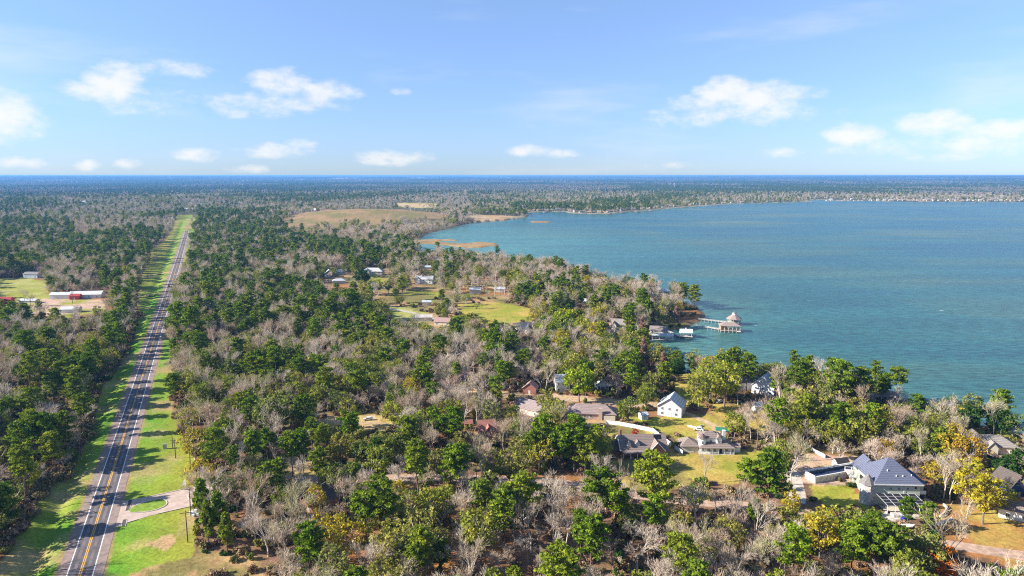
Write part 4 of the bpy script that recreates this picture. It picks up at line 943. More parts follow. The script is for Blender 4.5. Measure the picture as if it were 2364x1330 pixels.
for px, py in [(1222, 491.5), (1252, 489.8), (1300, 488.7), (1345, 493), (1378, 493.8), (1405, 493.8), (1432, 491), (1465, 489), (1500, 486.5), (1542, 482.5), (1600, 477.5), (1660, 473.2), (1748, 469.5), (1868, 466.6), (1990, 463.6), (2050, 465), (2120, 466.6), (2170, 466.8), (2240, 467), (2310, 467.2)]:
    g = gp(px, py, 0); sg = next(s for lim, s in SEGL if px < lim) if px < 1890 else next(s for lim, s in SEGR if px < lim)
    e = empty('boat_dock', (g[0], g[1], 0), R(fr.uniform(-15, 15)), 'small roofed boat dock %s' % sg, 'boat dock', 'boat docks %s' % sg)
    put('deck', DKM, e, (0, 0, 0)); put('roof', DRM, e, (0, 0, 0)); put('piles', DPM, e, (0, 0, 0))['kind'] = 'stuff'

relabel('boat dock')
# ---- boathouses and piers in the near bay
def pier(parent, a, b, w=2.6, z=1.9, rail=True):
    """decking laid plank bay by plank bay on posts, from a to b in the parent's frame"""
    a = Vector((a[0], a[1], z)); b = Vector((b[0], b[1], z)); L_ = (b - a).length; n = max(2, int(L_ / 3)); wd = M_WOOD()
    u = (b - a).normalized(); s = Vector((-u.y, u.x, 0))
    for i in range(n):
        p, q = a.lerp(b, i / n), a.lerp(b, (i + .96) / n)
        MB().bar(p, q, w, .2).build('decking', wd, parent)
        for sg in (-1, 1):
            c = p + s * sg * w / 2; MB().box(c.x - .14, c.x + .14, c.y - .14, c.y + .14, -2, z + (.9 if rail and sg > 0 else 0)).build('pile', wd, parent)
    if rail: MB().bar(a + s * w / 2 + Vector((0, 0, .9)), b + s * w / 2 + Vector((0, 0, .9)), .12).build('rail', wd, parent)
def boathouses():
    wd = M_WOOD()
    # octagonal one at the end of the rear pier
    c = gp(1694, 749, 0); e = empty('boathouse', (c[0], c[1], 0), 0, 'octagonal boathouse with brown roof and white cupola, at the end of the rear pier', 'boathouse')
    MB().cyl((0, 0), 6.0, 1.3, 1.6, 8).build('deck', wd, e)
    for i in range(8):
        a = 2 * math.pi * (i + .5) / 8; x, y = 5.3 * math.cos(a), 5.3 * math.sin(a)
        MB().box(x - .2, x + .2, y - .2, y + .2, -2, 5.0).build('post', M_CREAM(), e)
    MB().cyl((0, 0), 6.6, 5.0, 8.2, 8, 2.0).build('roof', shingle('pinkish_shingles', (.38, .29, .26), .4), e)
    k = MB().cyl((0, 0), 1.7, 8.1, 9.6, 8).build('cupola', M_TRIM(), e); MB().cyl((0, 0), 2.2, 9.6, 10.8, 8, .2).build('cupola_roof', GR, k)
    MB().cyl((0, 0), 4.9, 1.6, 2.7, 8).build('parapet', M_CREAM(), e)
    a = gp(1612, 741, 0) - c; pier(e, (-5.8, .5), a)
    # wooden one at the end of the front pier
    c = gp(1686, 768, 0); e = empty('boathouse', (c[0], c[1], 0), R(-8), 'wooden boathouse with orange-brown walls and wide hip roof, at the end of the front pier', 'boathouse')
    MB().box(-7.8, 7.8, 0, 9, 1.2, 1.5).build('deck', wd, e)
    for x in (-7.4, -4.4, -1.4, 1.6, 4.6, 7.4):
        for y in (.3, 8.7): MB().box(x - .18, x + .18, y - .18, y + .18, -2, 5.0).build('post', wd, e)
    MB().box(-7.2, -2.6, .7, 8.2, 1.5, 5.0).build('wall', surf('orange_boards', (.45, .24, .11), .8, .2, 1.2), e)
    MB().hip(-7.6, 7.6, .2, 8.8, 5.02, 2.5, .6).build('roof', shingle('pinkish_shingles', (.38, .29, .26), .4), e)
    MB().bar((-2.4, .3, 2.4), (7.4, .3, 2.4), .12).build('rail', wd, e)
    MB().box(5.2, 7.6, -2.2, .1, 1.0, 1.3).build('landing', wd, e)
    a = gp(1604, 755, 0) - c; ca, sa = math.cos(R(8)), math.sin(R(8)); pier(e, (-7.9, 3), (a[0] * ca - a[1] * sa, a[0] * sa + a[1] * ca))
    # white gabled one
    c = gp(1583, 781, 0); e = empty('boathouse', (c[0], c[1], 0), R(-12), 'open boathouse with white gable roof at the end of the diagonal dock', 'boathouse')
    MB().box(-5, 5.2, 0, 7.5, 1.0, 1.3).build('deck', wd, e)
    for x in (-4.2, 4.2):
        for y in (1, 6.5): MB().box(x - .15, x + .15, y - .15, y + .15, -2, 4.3).build('post', M_TRIM(), e)
    MB().gable(-4.4, 4.6, .8, 6.8, 4.3, 2.0, .5, .15, 'x').build('roof', surf('white_roof_sheet', (.74, .74, .70), .6, .06, 1), e)
    MB().box(-.4, .4, 3.4, 4.2, 6.2, 7.2).build('cupola', M_TRIM(), e)
    a = gp(1538, 765, 0) - c; ca, sa = math.cos(R(12)), math.sin(R(12)); pier(e, (-5.2, 2.5), (a[0] * ca - a[1] * sa, a[0] * sa + a[1] * ca), 2.2, 1.2, False)
    # long grey one
    c = gp(1530, 788, 0); e = empty('boathouse', (c[0], c[1], 0), R(-4), 'long boathouse with flat pale grey roof, nearest in the little bay', 'boathouse')
    MB().box(-8, 8.6, 0, 1.5, .9, 1.2).build('deck', wd, e); MB().box(-8, 6, 6.5, 8, .9, 1.2).build('deck', wd, e)
    for x in (-7.6, -2.4, 2.6, 7.2):
        for y in (1.2, 7): MB().box(x - .15, x + .15, y - .15, y + .15, -2, 3.9).build('post', M_TRIM(), e)
    MB().gable(-8, 7.6, .8, 7.4, 3.9, 1.0, .4, .15).build('roof', surf('grey_sheet', (.50, .50, .50), .6, .1, 1), e)
    # brown roof on the bank
    simple(1520, 772, -14, 13, 7, 3.2, 2.4, WD, shingle('mushroom_shingles', (.34, .28, .26), .5), 'brown roofed boat shed on the bank behind the grey roofed boathouse', (1506, 754, 1538, 770), name='boat_shed', cat='boat shed', win=0)
    # metal roofed one on the peninsula's outer side, and two at the lower right shore
    for (px, py, yaw, w, d, rf, lb) in [(1527, 683, -4, 18, 12, MT, 'boathouse with pale metal roof at the outer tip of the peninsula'),
                                        (2055, 936, -14, 10, 11, shingle('mauve_brown_roof', (.32, .26, .25), .4), 'brown roofed boathouse over the water right of the shore pines'),
                                        (2128, 958, -12, 8, 8, TAUPE, 'small taupe roofed boathouse right of the brown roofed one')]:
        c = gp(px, py, 0); e = empty('boathouse', (c[0], c[1], 0), R(yaw), lb, 'boathouse')
        MB().box(-w / 2, w / 2, 0, d, 1.1, 1.4).build('deck', wd, e)
        for x in (-w / 2 + .5, 0, w / 2 - .5):
            for y in (.5, d - .5): MB().box(x - .18, x + .18, y - .18, y + .18, -2, 4.4).build('post', wd, e)
        MB().hip(-w / 2, w / 2, 0, d, 4.4, 2.4, .4).build('roof', rf, e)
        MB().box(-w / 2 + .6, w / 2 - .6, d * .45, d - .6, 1.4, 4.4).build('wall', wd, e)
    q_ = gp(1598, 742); YARDS.append((q_[0], q_[1], 22)); q_ = gp(1600, 722); YARDS.append((q_[0], q_[1], 16))
    VIS.extend([(962, 552, 1152, 574, 580), (968, 566, 1010, 578, 590), (1646, 726, 1714, 772, 768), (1500, 752, 1604, 792, 785), (2036, 890, 2084, 925, 930), (1508, 668, 1546, 684, 683), (2118, 918, 2140, 945, 945), (1604, 736, 1650, 760, 757)])
boathouses()

# ---- white vinyl fence: every panel and post
def fence(pts, label, w=2.4, h=1.9, mat=None, vis=True):
    P = gpoly(pts); e = empty('vinyl_fence', (P[0][0], P[0][1], 1.5), 0, label, 'fence')
    mat = mat or surf('white_vinyl', (.80, .80, .78), .55, .04, 1)
    pm = MB().box(0, w - .14, -.04, .04, .08, h - .12).box(0, w - .14, -.07, .07, .05, .17).box(0, w - .14, -.07, .07, h - .16, h - .04); me = bpy.data.meshes.new('panel'); me.from_pydata(pm.v, [], pm.f); me.materials.append(mat)
    qm = MB().box(-.08, .08, -.08, .08, 0, h).cyl((0, 0), .1, h, h + .12, 4, .01); mq = bpy.data.meshes.new('post'); mq.from_pydata(qm.v, [], qm.f); mq.materials.append(mat)
    for a, b in zip(P[:-1], P[1:]):
        L_ = np.hypot(*(b - a)); n = max(1, int(round(L_ / w))); ang = math.atan2(b[1] - a[1], b[0] - a[0])
        for i in range(n):
            c = a + (b - a) * i / n - P[0]
            put('post', mq, e, (c[0], c[1], 0), ang)
            o = put('panel', me, e, (c[0] + .07 * math.cos(ang), c[1] + .07 * math.sin(ang), 0), ang); o.scale = (L_ / n / w, 1, 1)
    if vis:
        for a, b in zip(pts[:-1], pts[1:]):
            for k in range(4):
                x0, x1 = sorted((a[0] + (b[0] - a[0]) * k / 4, a[0] + (b[0] - a[0]) * (k + 1) / 4)); yy = a[1] + (b[1] - a[1]) * (k + .5) / 4
                VIS.append((x0, yy - 10, x1, yy + 2, yy))
fence([(1400, 979), (1430, 982), (1472, 990), (1508, 998), (1535, 1020), (1562, 1040), (1576, 1050)], 'white vinyl fence running diagonally between the brown dormered house and the white porch house')
fence([(1866, 1036), (1882, 1046), (1905, 1058)], 'short white picket fence above the pool terrace', 2.4, 1.6)
fence([(1588, 985), (1610, 990), (1622, 983)], 'low white rail fence below the tall pale house', 2.4, .9)
# ---- utility poles
def pole(bx, by, h, arm, label, cross=1, box=False):
    g = gp(bx, by); e = empty('utility_pole', (g[0], g[1], 1.5), R(18), label, 'utility pole', 'utility poles along the roadside lawn')
    wd = surf('pole_wood', (.13, .09, .07), .9, .25, 3)
    MB().cyl((0, 0), .2, 0, h, 8, .14).build('shaft', wd, e)
    for i in range(cross):
        z = h - .8 - 1.0 * i
        if arm: MB().box(-arm / 2, arm / 2, -.22, -.08, z, z + .16).build('crossarm', wd, e)
        for x in ((-arm / 2 + .1, 0, arm / 2 - .1) if arm else ()): MB().cyl((x, -.15), .06, z + .16, z + .42, 6).build('insulator', surf('porcelain', (.6, .6, .6)), e)
    if box: MB().cyl((0, -.4), .28, h - 2.6, h - 1.6, 10).build('transformer', surf('grey_metal', (.45, .46, .47), .5, .1, 1), e)
    return g
pole(433.5, 1252, 11.2, 3.6, 'nearest dark wooden utility pole, on the lawn in front of the conifers')
pole(441, 1192, 11, 3.4, 'utility pole beside the white meter boxes at the entrance drive', 1, True)
pole(440.5, 1087, 9.6, 0, 'bare utility pole without crossarm above the flag, at the edge of the wood')
pole(405.5, 1058, 8.8, 3.6, 'utility pole with two crossarms by the grey cabinet', 2)
pole(399, 1034, 8.0, 3.2, 'farthest visible utility pole, in the tree shade right of the highway')
def small_things():
    g = gp(381, 1036); e = empty('utility_cabinet', (g[0], g[1], 1.5), R(15), 'grey utility cabinet on the grass by the double crossarm pole', 'cabinet')
    MB().box(-.7, .7, -.5, .5, 0, 2.1).build('body', surf('grey_metal', (.45, .46, .47), .5, .1, 1), e); MB().box(-.8, .8, -.6, .6, 2.1, 2.22).build('lid', GR, e)
    g = gp(448, 1190); e = empty('meter_station', (g[0], g[1], 1.5), 0, 'group of white meter boxes at the foot of the transformer pole', 'meter boxes')
    for x, y, a, h in ((-1, 0, 1.2, 1.5), (.5, .4, 1.0, 2.0), (1.6, -.4, .8, 1.1), (.1, -.9, .9, .8)): MB().box(x - a / 2, x + a / 2, y - a / 2, y + a / 2, 0, h).build('meter_box', M_TRIM(), e)
    g = gp(427, 1126); e = empty('entrance_flag', (g[0], g[1], 1.5), 0, 'white feather flag standing by the drive near the wood', 'flag')
    MB().cyl((.5, 0), .05, 0, 4.2, 6).build('pole', M_TRIM(), e)
    MB().add([(-1.0, 0, .9), (.45, -.03, .7), (.45, -.03, 4.1), (-.2, 0, 2.9), (-1.0, .06, .9), (.45, .03, .7), (.45, .03, 4.1), (-.2, .06, 2.9)], [(0, 1, 2, 3), (7, 6, 5, 4), (0, 3, 7, 4), (2, 1, 5, 6), (3, 2, 6, 7), (1, 0, 4, 5)]).build('flag_cloth', M_TRIM(), e)
    g = gp(420, 1105); e = empty('lawn_marker', (g[0], g[1], 1.5), 0, 'short post with small sign on the lawn above the flag', 'sign post'); MB().box(-.06, .06, -.06, .06, 0, 1.4).build('post', WD, e); MB().box(-.35, .35, -.1, -.06, .7, 1.3).build('board', M_TRIM(), e)
    # cars
    def car(px, py, yaw, col, label, suv=False, offset=None):
        g = gp(px, py)
        e = empty('parked_car' if offset is None else 'car', (g[0], g[1], 1.5 + (.06 if offset is not None else .04)), R(yaw), label, 'car')
        h = 1.0 if suv else .78
        body = [(-2.3, .45), (-2.35, .85), (-1.2, 1.0), (-.75, 1.0 + h * .75), (1.3, 1.0 + h * .78), (2.0, 1.05), (2.35, .95), (2.35, .45)]
        n = len(body); mb = MB(); mb.add([(a, -.88, b) for a, b in body] + [(a, .88, b) for a, b in body], [tuple(range(n)), tuple(range(n, 2 * n))[::-1]] + [(i, n + i, n + (i + 1) % n, (i + 1) % n) for i in range(n)])
        mb.build('body', surf('car_paint_%s' % col[0], col[1], .25, .03, 1, spec=.6), e)
        gl = surf('window_glass', (.03, .045, .06))
        MB().add([(-.98, -.9, 1.08), (1.55, -.9, 1.12), (1.2, -.9, 1 + h * .68), (-.68, -.9, 1 + h * .66), (-.98, -.89, 1.08), (1.55, -.89, 1.12), (1.2, -.89, 1 + h * .68), (-.68, -.89, 1 + h * .66)], [(0, 1, 2, 3), (7, 6, 5, 4), (0, 4, 5, 1), (2, 6, 7, 3)]).build('side_window', gl, e)
        MB().add([(-.98, .9, 1.08), (1.55, .9, 1.12), (1.2, .9, 1 + h * .68), (-.68, .9, 1 + h * .66), (-.98, .89, 1.08), (1.55, .89, 1.12), (1.2, .89, 1 + h * .68), (-.68, .89, 1 + h * .66)], [(3, 2, 1, 0), (4, 5, 6, 7), (0, 4, 5, 1), (2, 6, 7, 3)]).build('side_window', gl, e)
        MB().add([(-1.19, -.74, 1.05), (-1.19, .74, 1.05), (-.79, .74, .98 + h * .72), (-.79, -.74, .98 + h * .72), (-1.24, -.74, 1.05), (-1.24, .74, 1.05), (-.84, .74, .98 + h * .72), (-.84, -.74, .98 + h * .72)], [(0, 1, 2, 3), (7, 6, 5, 4)]).build('windscreen', gl, e)
        for x in (-1.45, 1.45):
            for y in (-.84, .84):
                m = MB(); m.add([(x + .36 * math.cos(a * .785), y + s * .12, .36 + .36 * math.sin(a * .785)) for s in (-1, 1) for a in range(8)], [tuple(range(8)), tuple(range(8, 16))[::-1]] + [(i, (i + 1) % 8, 8 + (i + 1) % 8, 8 + i) for i in range(8)]); m.build('wheel', surf('tyre', (.02, .02, .02)), e)
        return e
    rd = math.degrees(math.atan2(1, _m))
    def on_road(y, off):
        x = float(road_x(y)) + off; a, b, _ = project(x, y, 1.5); return a, b
    a, b = on_road(float(gp(395, 662)[1]), -1.8); car(a, b, rd, ('black', (.03, .03, .035)), 'dark car driving away on the highway beside the left field shadows', offset=1)
    a, b = on_road(float(gp(421, 557)[1]), -1.8); car(a, b, rd, ('grey', (.08, .08, .09)), 'farthest car on the highway, a small dark speck below the crest', offset=1)
    car(850, 970, 12, ('white', (.78, .78, .78)), 'white car parked on the gravel clearing in the middle of the wood')
    VIS.append((842, 960, 862, 972, 971))
    car(1613, 994, -24, ('white', (.78, .78, .78)), 'white parked car behind the white porch house', True); VIS.append((1604, 984, 1622, 996, 995))
    car(1660, 930, 30, ('silver', (.5, .52, .55)), 'silver car parked in the shade by the lake lawn')
    g = gp(2088, 1200); e = empty('utility_cart', (g[0], g[1], 1.54), R(20), 'small blue utility cart on the concrete pad', 'cart'); VIS.append((2078, 1188, 2100, 1202, 1202))
    bl = surf('blue_plastic', (.02, .05, .35), .5, .1, 1)
    MB().box(-1.2, 1.2, -.6, .6, .4, .95).build('body', bl, e); MB().box(-.5, .6, -.55, .55, 1.75, 1.85).build('canopy', bl, e)
    for x in (-.9, .9):
        for y in (-.6, .6): MB().box(x - .28, x + .28, y - .1, y + .1, 0, .55).build('wheel', surf('tyre', (.02, .02, .02)), e)
    for x in (-.45, .55):
        for y in (-.5, .5): MB().box(x - .04, x + .04, y - .04, y + .04, .95, 1.75).build('canopy_post', M_DARK(), e)
    g = gp(2092, 1220); e = empty('boat_trailer', (g[0], g[1], 1.5), R(3), 'white covered boat on the ground below the concrete pad', 'boat'); VIS.append((2078, 1208, 2108, 1222, 1222))
    MB().add([(-2.4, -.8, .5), (1.6, -.8, .5), (2.6, 0, .6), (1.6, .8, .5), (-2.4, .8, .5), (-2.5, -1, 1.1), (1.6, -1, 1.2), (3.0, 0, 1.35), (1.6, 1, 1.2), (-2.5, 1, 1.1)], [(0, 4, 3, 2, 1), (5, 6, 7, 8, 9), (0, 1, 6, 5), (1, 2, 7, 6), (2, 3, 8, 7), (3, 4, 9, 8), (4, 0, 5, 9)]).build('hull', M_TRIM(), e)
    for x in (-1, .3): MB().box(x - .3, x + .3, -.95, .95, 0, .5).build('wheel', surf('tyre', (.02, .02, .02)), e)
    # curved stone wall right of the big house
    P = gpoly([(2178, 1168), (2186, 1176), (2180, 1188), (2170, 1196)]); e = empty('stone_wall', (P[0][0], P[0][1], 1.5), 0, 'low curved stone wall at the edge of the orange slope right of the slate-roofed house', 'wall')
    for a, b in zip(P[:-1], P[1:]): a = a - P[0]; b = b - P[0]; MB().bar((a[0], a[1], .5), (b[0], b[1], .5), .5, 1.1).build('wall_block', surf('pale_stone', (.55, .50, .46)), e)
    P = gpoly([(2130, 1226), (2160, 1214), (2200, 1200)]); e = empty('stone_terrace', (P[0][0], P[0][1], 1.5), 0, 'stepped stone edging below the curved wall', 'wall')
    for a, b in zip(P[:-1], P[1:]): a = a - P[0]; b = b - P[0]; MB().bar((a[0], a[1], .35), (b[0], b[1], .35), 1.2, .7).build('wall_block', surf('pale_stone', (.55, .50, .46)), e)
    VIS.append((2165, 1160, 2205, 1215, 1215))
    # green tarp shelter behind the white house
    g = gp(1668, 1006); e = empty('tarp_shelter', (g[0], g[1], 1.5), R(-10), 'green tarpaulin canopy behind the chimney of the white porch house', 'canopy')
    MB().gable(-3, 3, 0, 4, 2.4, 1.0, .2, .06, 'x').build('canopy', surf('green_tarp', (.04, .20, .13), .6, .2, .8), e)
    for x in (-2.9, 2.9):
        for y in (.2, 3.8): MB().box(x - .06, x + .06, y - .06, y + .06, 0, 2.4).build('post', WD, e)
    # communication mast far behind the opposite shore
    g = gp(1557, 436); z = float(terrain(*g)); e = empty('water_tower', (g[0], g[1], z), 0, 'thin pale water tower rising from the forest beyond the far shore', 'water tower')
    MB().cyl((0, 0), 1.6, 0, 40, 10, 1.3).build('stem', surf('tower_grey', (.5, .5, .5)), e); MB().cyl((0, 0), 1.5, 40, 44, 14, 6).cyl((0, 0), 6, 44, 48, 14, 3).build('tank', surf('tower_grey', (.5, .5, .5)), e)
small_things()

# ------------------------------------------------------------------ tree shapes
def tube(pts, rad, n=5, rs=None):
    pts = np.asarray(pts, float); k = len(pts); V = []; F = []
    for i, p in enumerate(pts):
        d = pts[min(i + 1, k - 1)] - pts[max(i - 1, 0)]; d /= np.linalg.norm(d) + 1e-9
        u = np.cross(d, [0.3, .9, .1]); u /= np.linalg.norm(u) + 1e-9; v = np.cross(d, u)
        for j in range(n):
            a = 2 * math.pi * j / n; V.append(p + rad[i] * (math.cos(a) * u + math.sin(a) * v))
    for i in range(k - 1):
        for j in range(n):
            a, b, c, d = i * n + j, i * n + (j + 1) % n, (i + 1) * n + (j + 1) % n, (i + 1) * n + j
            F += [(a, b, c), (a, c, d)]
    return np.array(V), np.array(F)
def merge(parts):
    V = []; F = []; b = 0
    for v, f in parts: V.append(v); F.append(f + b); b += len(v)
    return np.concatenate(V), np.concatenate(F)
def leaves(C, size, rs, tint, flat=0.6):
    """one loose leaf-spray triangle at each centre"""
    n = len(C); a = rs.normal(size=(n, 3)); a[:, 2] *= flat; a /= np.linalg.norm(a, axis=1)[:, None]
    b = rs.normal(size=(n, 3)); b[:, 2] *= flat; b -= (a * b).sum(1)[:, None] * a; b /= np.linalg.norm(b, axis=1)[:, None]
    s = (size * (.6 + .8 * rs.rand(n)))[:, None]
    V = np.stack([C + a * s, C - a * s * .5 + b * s * .8, C - a * s * .5 - b * s * .8], 1).reshape(-1, 3)
    F = np.arange(3 * n).reshape(-1, 3)
    return V, F, tint
def ball(rs, n, c, r):
    d = rs.normal(size=(n, 3)); d /= np.linalg.norm(d, axis=1)[:, None]
    return np.asarray(c) + d * (rs.rand(n, 1) ** .45) * np.asarray(r)
def pine_proto(seed, h, base, rad, top, nb=30, per=30, leaf=.48):
    rs = np.random.RandomState(seed); zz = np.linspace(0, h * .97, 7)
    path = np.stack([np.cumsum(rs.normal(0, .16, 7)), np.cumsum(rs.normal(0, .16, 7)), zz], 1); path[0, :2] = 0
    parts = [tube(path, np.linspace(.30, .05, 7), 6)]; C = []; T = []
    for i in range(nb):
        t = base + (1 - base) * ((i + rs.rand() * .7) / nb)
        z = t * h; o = np.array([np.interp(z, zz, path[:, 0]), np.interp(z, zz, path[:, 1]), z])
        u = (t - base) / (1 - base)
        L_ = rad * (max(0.05, 1 - abs((u - top) / (1 - top if u > top else top + .35)) ** 2.0)) ** .5 * (.6 + .55 * rs.rand())
        a = i * 2.4 + rs.rand(); e = o + np.array([math.cos(a) * L_, math.sin(a) * L_, L_ * (.12 + .35 * rs.rand())])
        parts.append(tube([o, (o + e) / 2 + [0, 0, .1], e], [.09, .06, .02], 3))
        for k in (.45, .75, 1.0):
            if L_ < 1.6 and k < .7: continue
            cr = (.75 + .55 * rs.rand()) * (1.0 if rad < 5 else 1.15)
            n = int(per * (.7 + .6 * rs.rand())); tc = rs.rand()
            C.append(ball(rs, n, o + (e - o) * k + [0, 0, .3], (cr * 1.15, cr * 1.15, cr * .62))); T.append(np.clip(tc * .7 + rs.rand(n) * .3, 0, 1))
    C = np.concatenate(C); T = np.concatenate(T)
    cv, cf, ct = leaves(C, leaf, rs, T)
    return merge(parts), (cv, cf, ct)
def bare_proto(seed, h, spread, first=.32, fork=4, fine=.042, twig_n=4):
    rs = np.random.RandomState(seed); trunk = []; tw_V = []; T = []
    def grow(p, d, L_, r, lv):
        bend = rs.normal(0, .16, 3); d1 = d + bend; d1 /= np.linalg.norm(d1)
        mid = p + d * L_ * .5; e = mid + d1 * L_ * .5
        if lv <= 2: trunk.append(tube([p, mid, e], [r, r * .8, r * .58], 5 if lv == 0 else 4 if lv == 1 else 3))
        else:
            s = np.cross(e - p, rs.normal(size=3)); s /= np.linalg.norm(s) + 1e-9
            w = fine * (1.25 if lv == 3 else .85)
            tw_V.append([p - s * w, p + s * w, e]); T.append(.3 + .5 * rs.rand())
        if lv >= 5: return
        n = [fork, 4, 5, twig_n + 1, 3][lv]
        for i in range(n):
            t = .45 + .55 * (i + 1) / n if lv > 0 else .6 + .4 * (i + 1) / n
            q = p + (e - p) * t
            ang = rs.uniform(0, 2 * math.pi); sp = spread * (.55 + .65 * rs.rand())
            u = np.cross(d1, [0.1, .2, 1.0] if abs(d1[2]) < .9 else [1, 0, 0.]); u /= np.linalg.norm(u); v = np.cross(d1, u)
            nd = d1 + (math.cos(ang + i * 2.1) * u + math.sin(ang + i * 2.1) * v) * sp + np.array([0, 0, .14])
            nd /= np.linalg.norm(nd); grow(q, nd, L_ * ([.72, .62, .62, .66, .7][lv]) * (.75 + .5 * rs.rand()), r * .5, lv + 1)
    grow(np.zeros(3), np.array([rs.normal(0, .05), rs.normal(0, .05), 1.]), h * first, .26, 0)
    V = np.array(tw_V).reshape(-1, 3); F = np.arange(len(V)).reshape(-1, 3)
    return merge(trunk), (V, F, np.array(T))
def leafy_proto(seed, h, rw, sparse=1.0, leaf=.42, nclump=64, conic=0.0):
    rs = np.random.RandomState(seed); parts = [tube([[0, 0, 0], [.1, .1, h * .22], [0, .2, h * .45]], [.34, .26, .18], 6)]; C = []; T = []
    cz = h * .60; rz = h * .40
    for i in range(nclump):
        d = rs.normal(size=3); d /= np.linalg.norm(d); d[2] = d[2] * .95 + .08
        k = (.55 + .48 * rs.rand())
        f = 1 - conic * (d[2] * .5 + .5)
        c = np.array([d[0] * rw * k * f, d[1] * rw * k * f, cz + d[2] * rz * k])
        if i % 3 == 0:
            s = np.array([0, .1, h * (.22 + .2 * rs.rand())]); parts.append(tube([s, (s + c) / 2 + rs.normal(0, .3, 3), c], [.12, .08, .02], 3))
        n = int(34 * sparse * (.6 + .8 * rs.rand())); cr = rw * (.19 + .12 * rs.rand())
        C.append(ball(rs, n, c, (cr, cr, cr * .75))); T.append(np.clip(rs.rand() * .65 + rs.rand(n) * .35, 0, 1))
    cv, cf, ct = leaves(np.concatenate(C), leaf, rs, np.concatenate(T), .9)
    return merge(parts), (cv, cf, ct)
def bush_proto(seed, r, h, leaf=.3, n=420, bare=False):
    rs = np.random.RandomState(seed); C = []; T = []
    for i in range(9):
        a = rs.rand() * 6.28; k = rs.rand() ** .5 * r * .8; c = (k * math.cos(a), k * math.sin(a), h * (.25 + .4 * rs.rand()))
        m = n // 9; C.append(ball(rs, m, c, (r * .45, r * .45, h * .4))); T.append(np.clip(rs.rand() * .6 + rs.rand(m) * .4, 0, 1))
    return leaves(np.concatenate(C), leaf, rs, np.concatenate(T), 1.4 if bare else .9)

bark_pine = surf('pine_bark', (.16, .105, .08), .95, .25, 2, rand=.2)
bark_pale = surf('pale_bark', (.58, .50, .42), .9, .25, 1.5, rand=.25)
bark_dark = surf('grey_bark', (.23, .19, .155), .95, .25, 2, rand=.2)
LM = {
    'pine': leaf_mat('pine_needles', [(.14, .225, .014), (.20, .285, .02), (.105, .18, .016), (.27, .31, .028), (.15, .225, .022)], .25),
    'bare': leaf_mat('bare_twigs', [(.54, .44, .35), (.58, .49, .40), (.49, .40, .28), (.44, .32, .23), (.53, .43, .34), (.42, .38, .21)], .1),
    'oak': leaf_mat('olive_leaves', [(.20, .24, .035), (.28, .30, .045), (.34, .31, .06), (.25, .27, .075), (.15, .20, .035), (.33, .35, .045)], .3),
    'yellow': leaf_mat('yellow_leaves', [(.42, .37, .03), (.46, .34, .03), (.34, .36, .04), (.44, .27, .03)], .3),
    'orange': leaf_mat('orange_leaves', [(.62, .19, .015), (.58, .21, .02)], .3),
    'rust': leaf_mat('rusty_needles', [(.32, .19, .11), (.38, .24, .16), (.34, .21, .16)], .2),
    'lime': leaf_mat('lime_leaves', [(.34, .40, .025), (.30, .38, .03)], .3),
    'dark': leaf_mat('dark_evergreen_leaves', [(.035, .085, .02), (.05, .11, .02), (.06, .10, .03)], .15),
    'red': leaf_mat('red_leaves', [(.50, .06, .03), (.48, .08, .04)], .2),
    'brush': leaf_mat('brush_twigs', [(.26, .16, .10), (.30, .20, .12), (.18, .17, .06), (.34, .22, .15), (.22, .22, .07)], .1),
}
def pmesh(nm, vf, mat, tint=None): return np_mesh(nm, vf[0], vf[1], [mat], tint=tint)
def proto(data, tm, cm): (t, c) = data; return pmesh('trunk', t, tm), pmesh('crown', c, cm, c[2])
def recol(p, cm, tm=None):
    c = p[1].copy(); c.materials.clear(); c.materials.append(cm); t = p[0]
    if tm: t = t.copy(); t.materials.clear(); t.materials.append(tm)
    return t, c
PROTO = {}
PROTO['pine'] = [proto(pine_proto(11, 23, .52, 3.9, .45, 28), bark_pine, LM['pine']), proto(pine_proto(12, 21, .42, 5.2, .40, 30), bark_pine, LM['pine']),
                 proto(pine_proto(13, 19, .55, 5.0, .60, 26), bark_pine, LM['pine']), proto(pine_proto(14, 24, .62, 3.6, .5, 20, 26), bark_pine, LM['pine']), proto(pine_proto(15, 18, .30, 4.8, .35, 34), bark_pine, LM['pine'])]
PINE_W = ['narrow crowned', 'broad crowned', 'flat topped', 'high crowned slender', 'full low-branched']
PROTO['bare'] = [proto(bare_proto(21, 17, .62), bark_pale, LM['bare']), proto(bare_proto(22, 15, .80, .28, 5), bark_pale, LM['bare']), proto(bare_proto(23, 19, .50, .36, 4), bark_pale, LM['bare']),
                 proto(bare_proto(24, 16, .70, .30, 4, .042, 4), bark_dark, LM['bare']), proto(bare_proto(25, 14, .85, .26, 5), bark_pale, LM['bare']), proto(bare_proto(26, 18, .58, .40, 3), bark_dark, LM['bare'])]
BARE_W = ['wide forked', 'round spreading', 'upright', 'grey barked', 'low spreading', 'long stemmed']
PROTO['oak'] = [proto(leafy_proto(31, 15, 5.2, .8), bark_dark, LM['oak']), proto(leafy_proto(32, 13, 6.0, .7, .45), bark_dark, LM['oak']), proto(leafy_proto(33, 16, 4.2, .65), bark_dark, LM['oak']), proto(leafy_proto(34, 14, 5.0, .45, .38), bark_pale, LM['oak'])]
OAK_W = ['round crowned', 'broad', 'upright', 'thin leaved']
PROTO['yellow'] = [recol(PROTO['oak'][0], LM['yellow']), recol(PROTO['oak'][2], LM['yellow']), recol(PROTO['oak'][3], LM['yellow'])]
YEL_W = ['round', 'upright', 'thin leaved']
_con = leafy_proto(41, 17, 3.6, 1.1, .4, 70, .75)
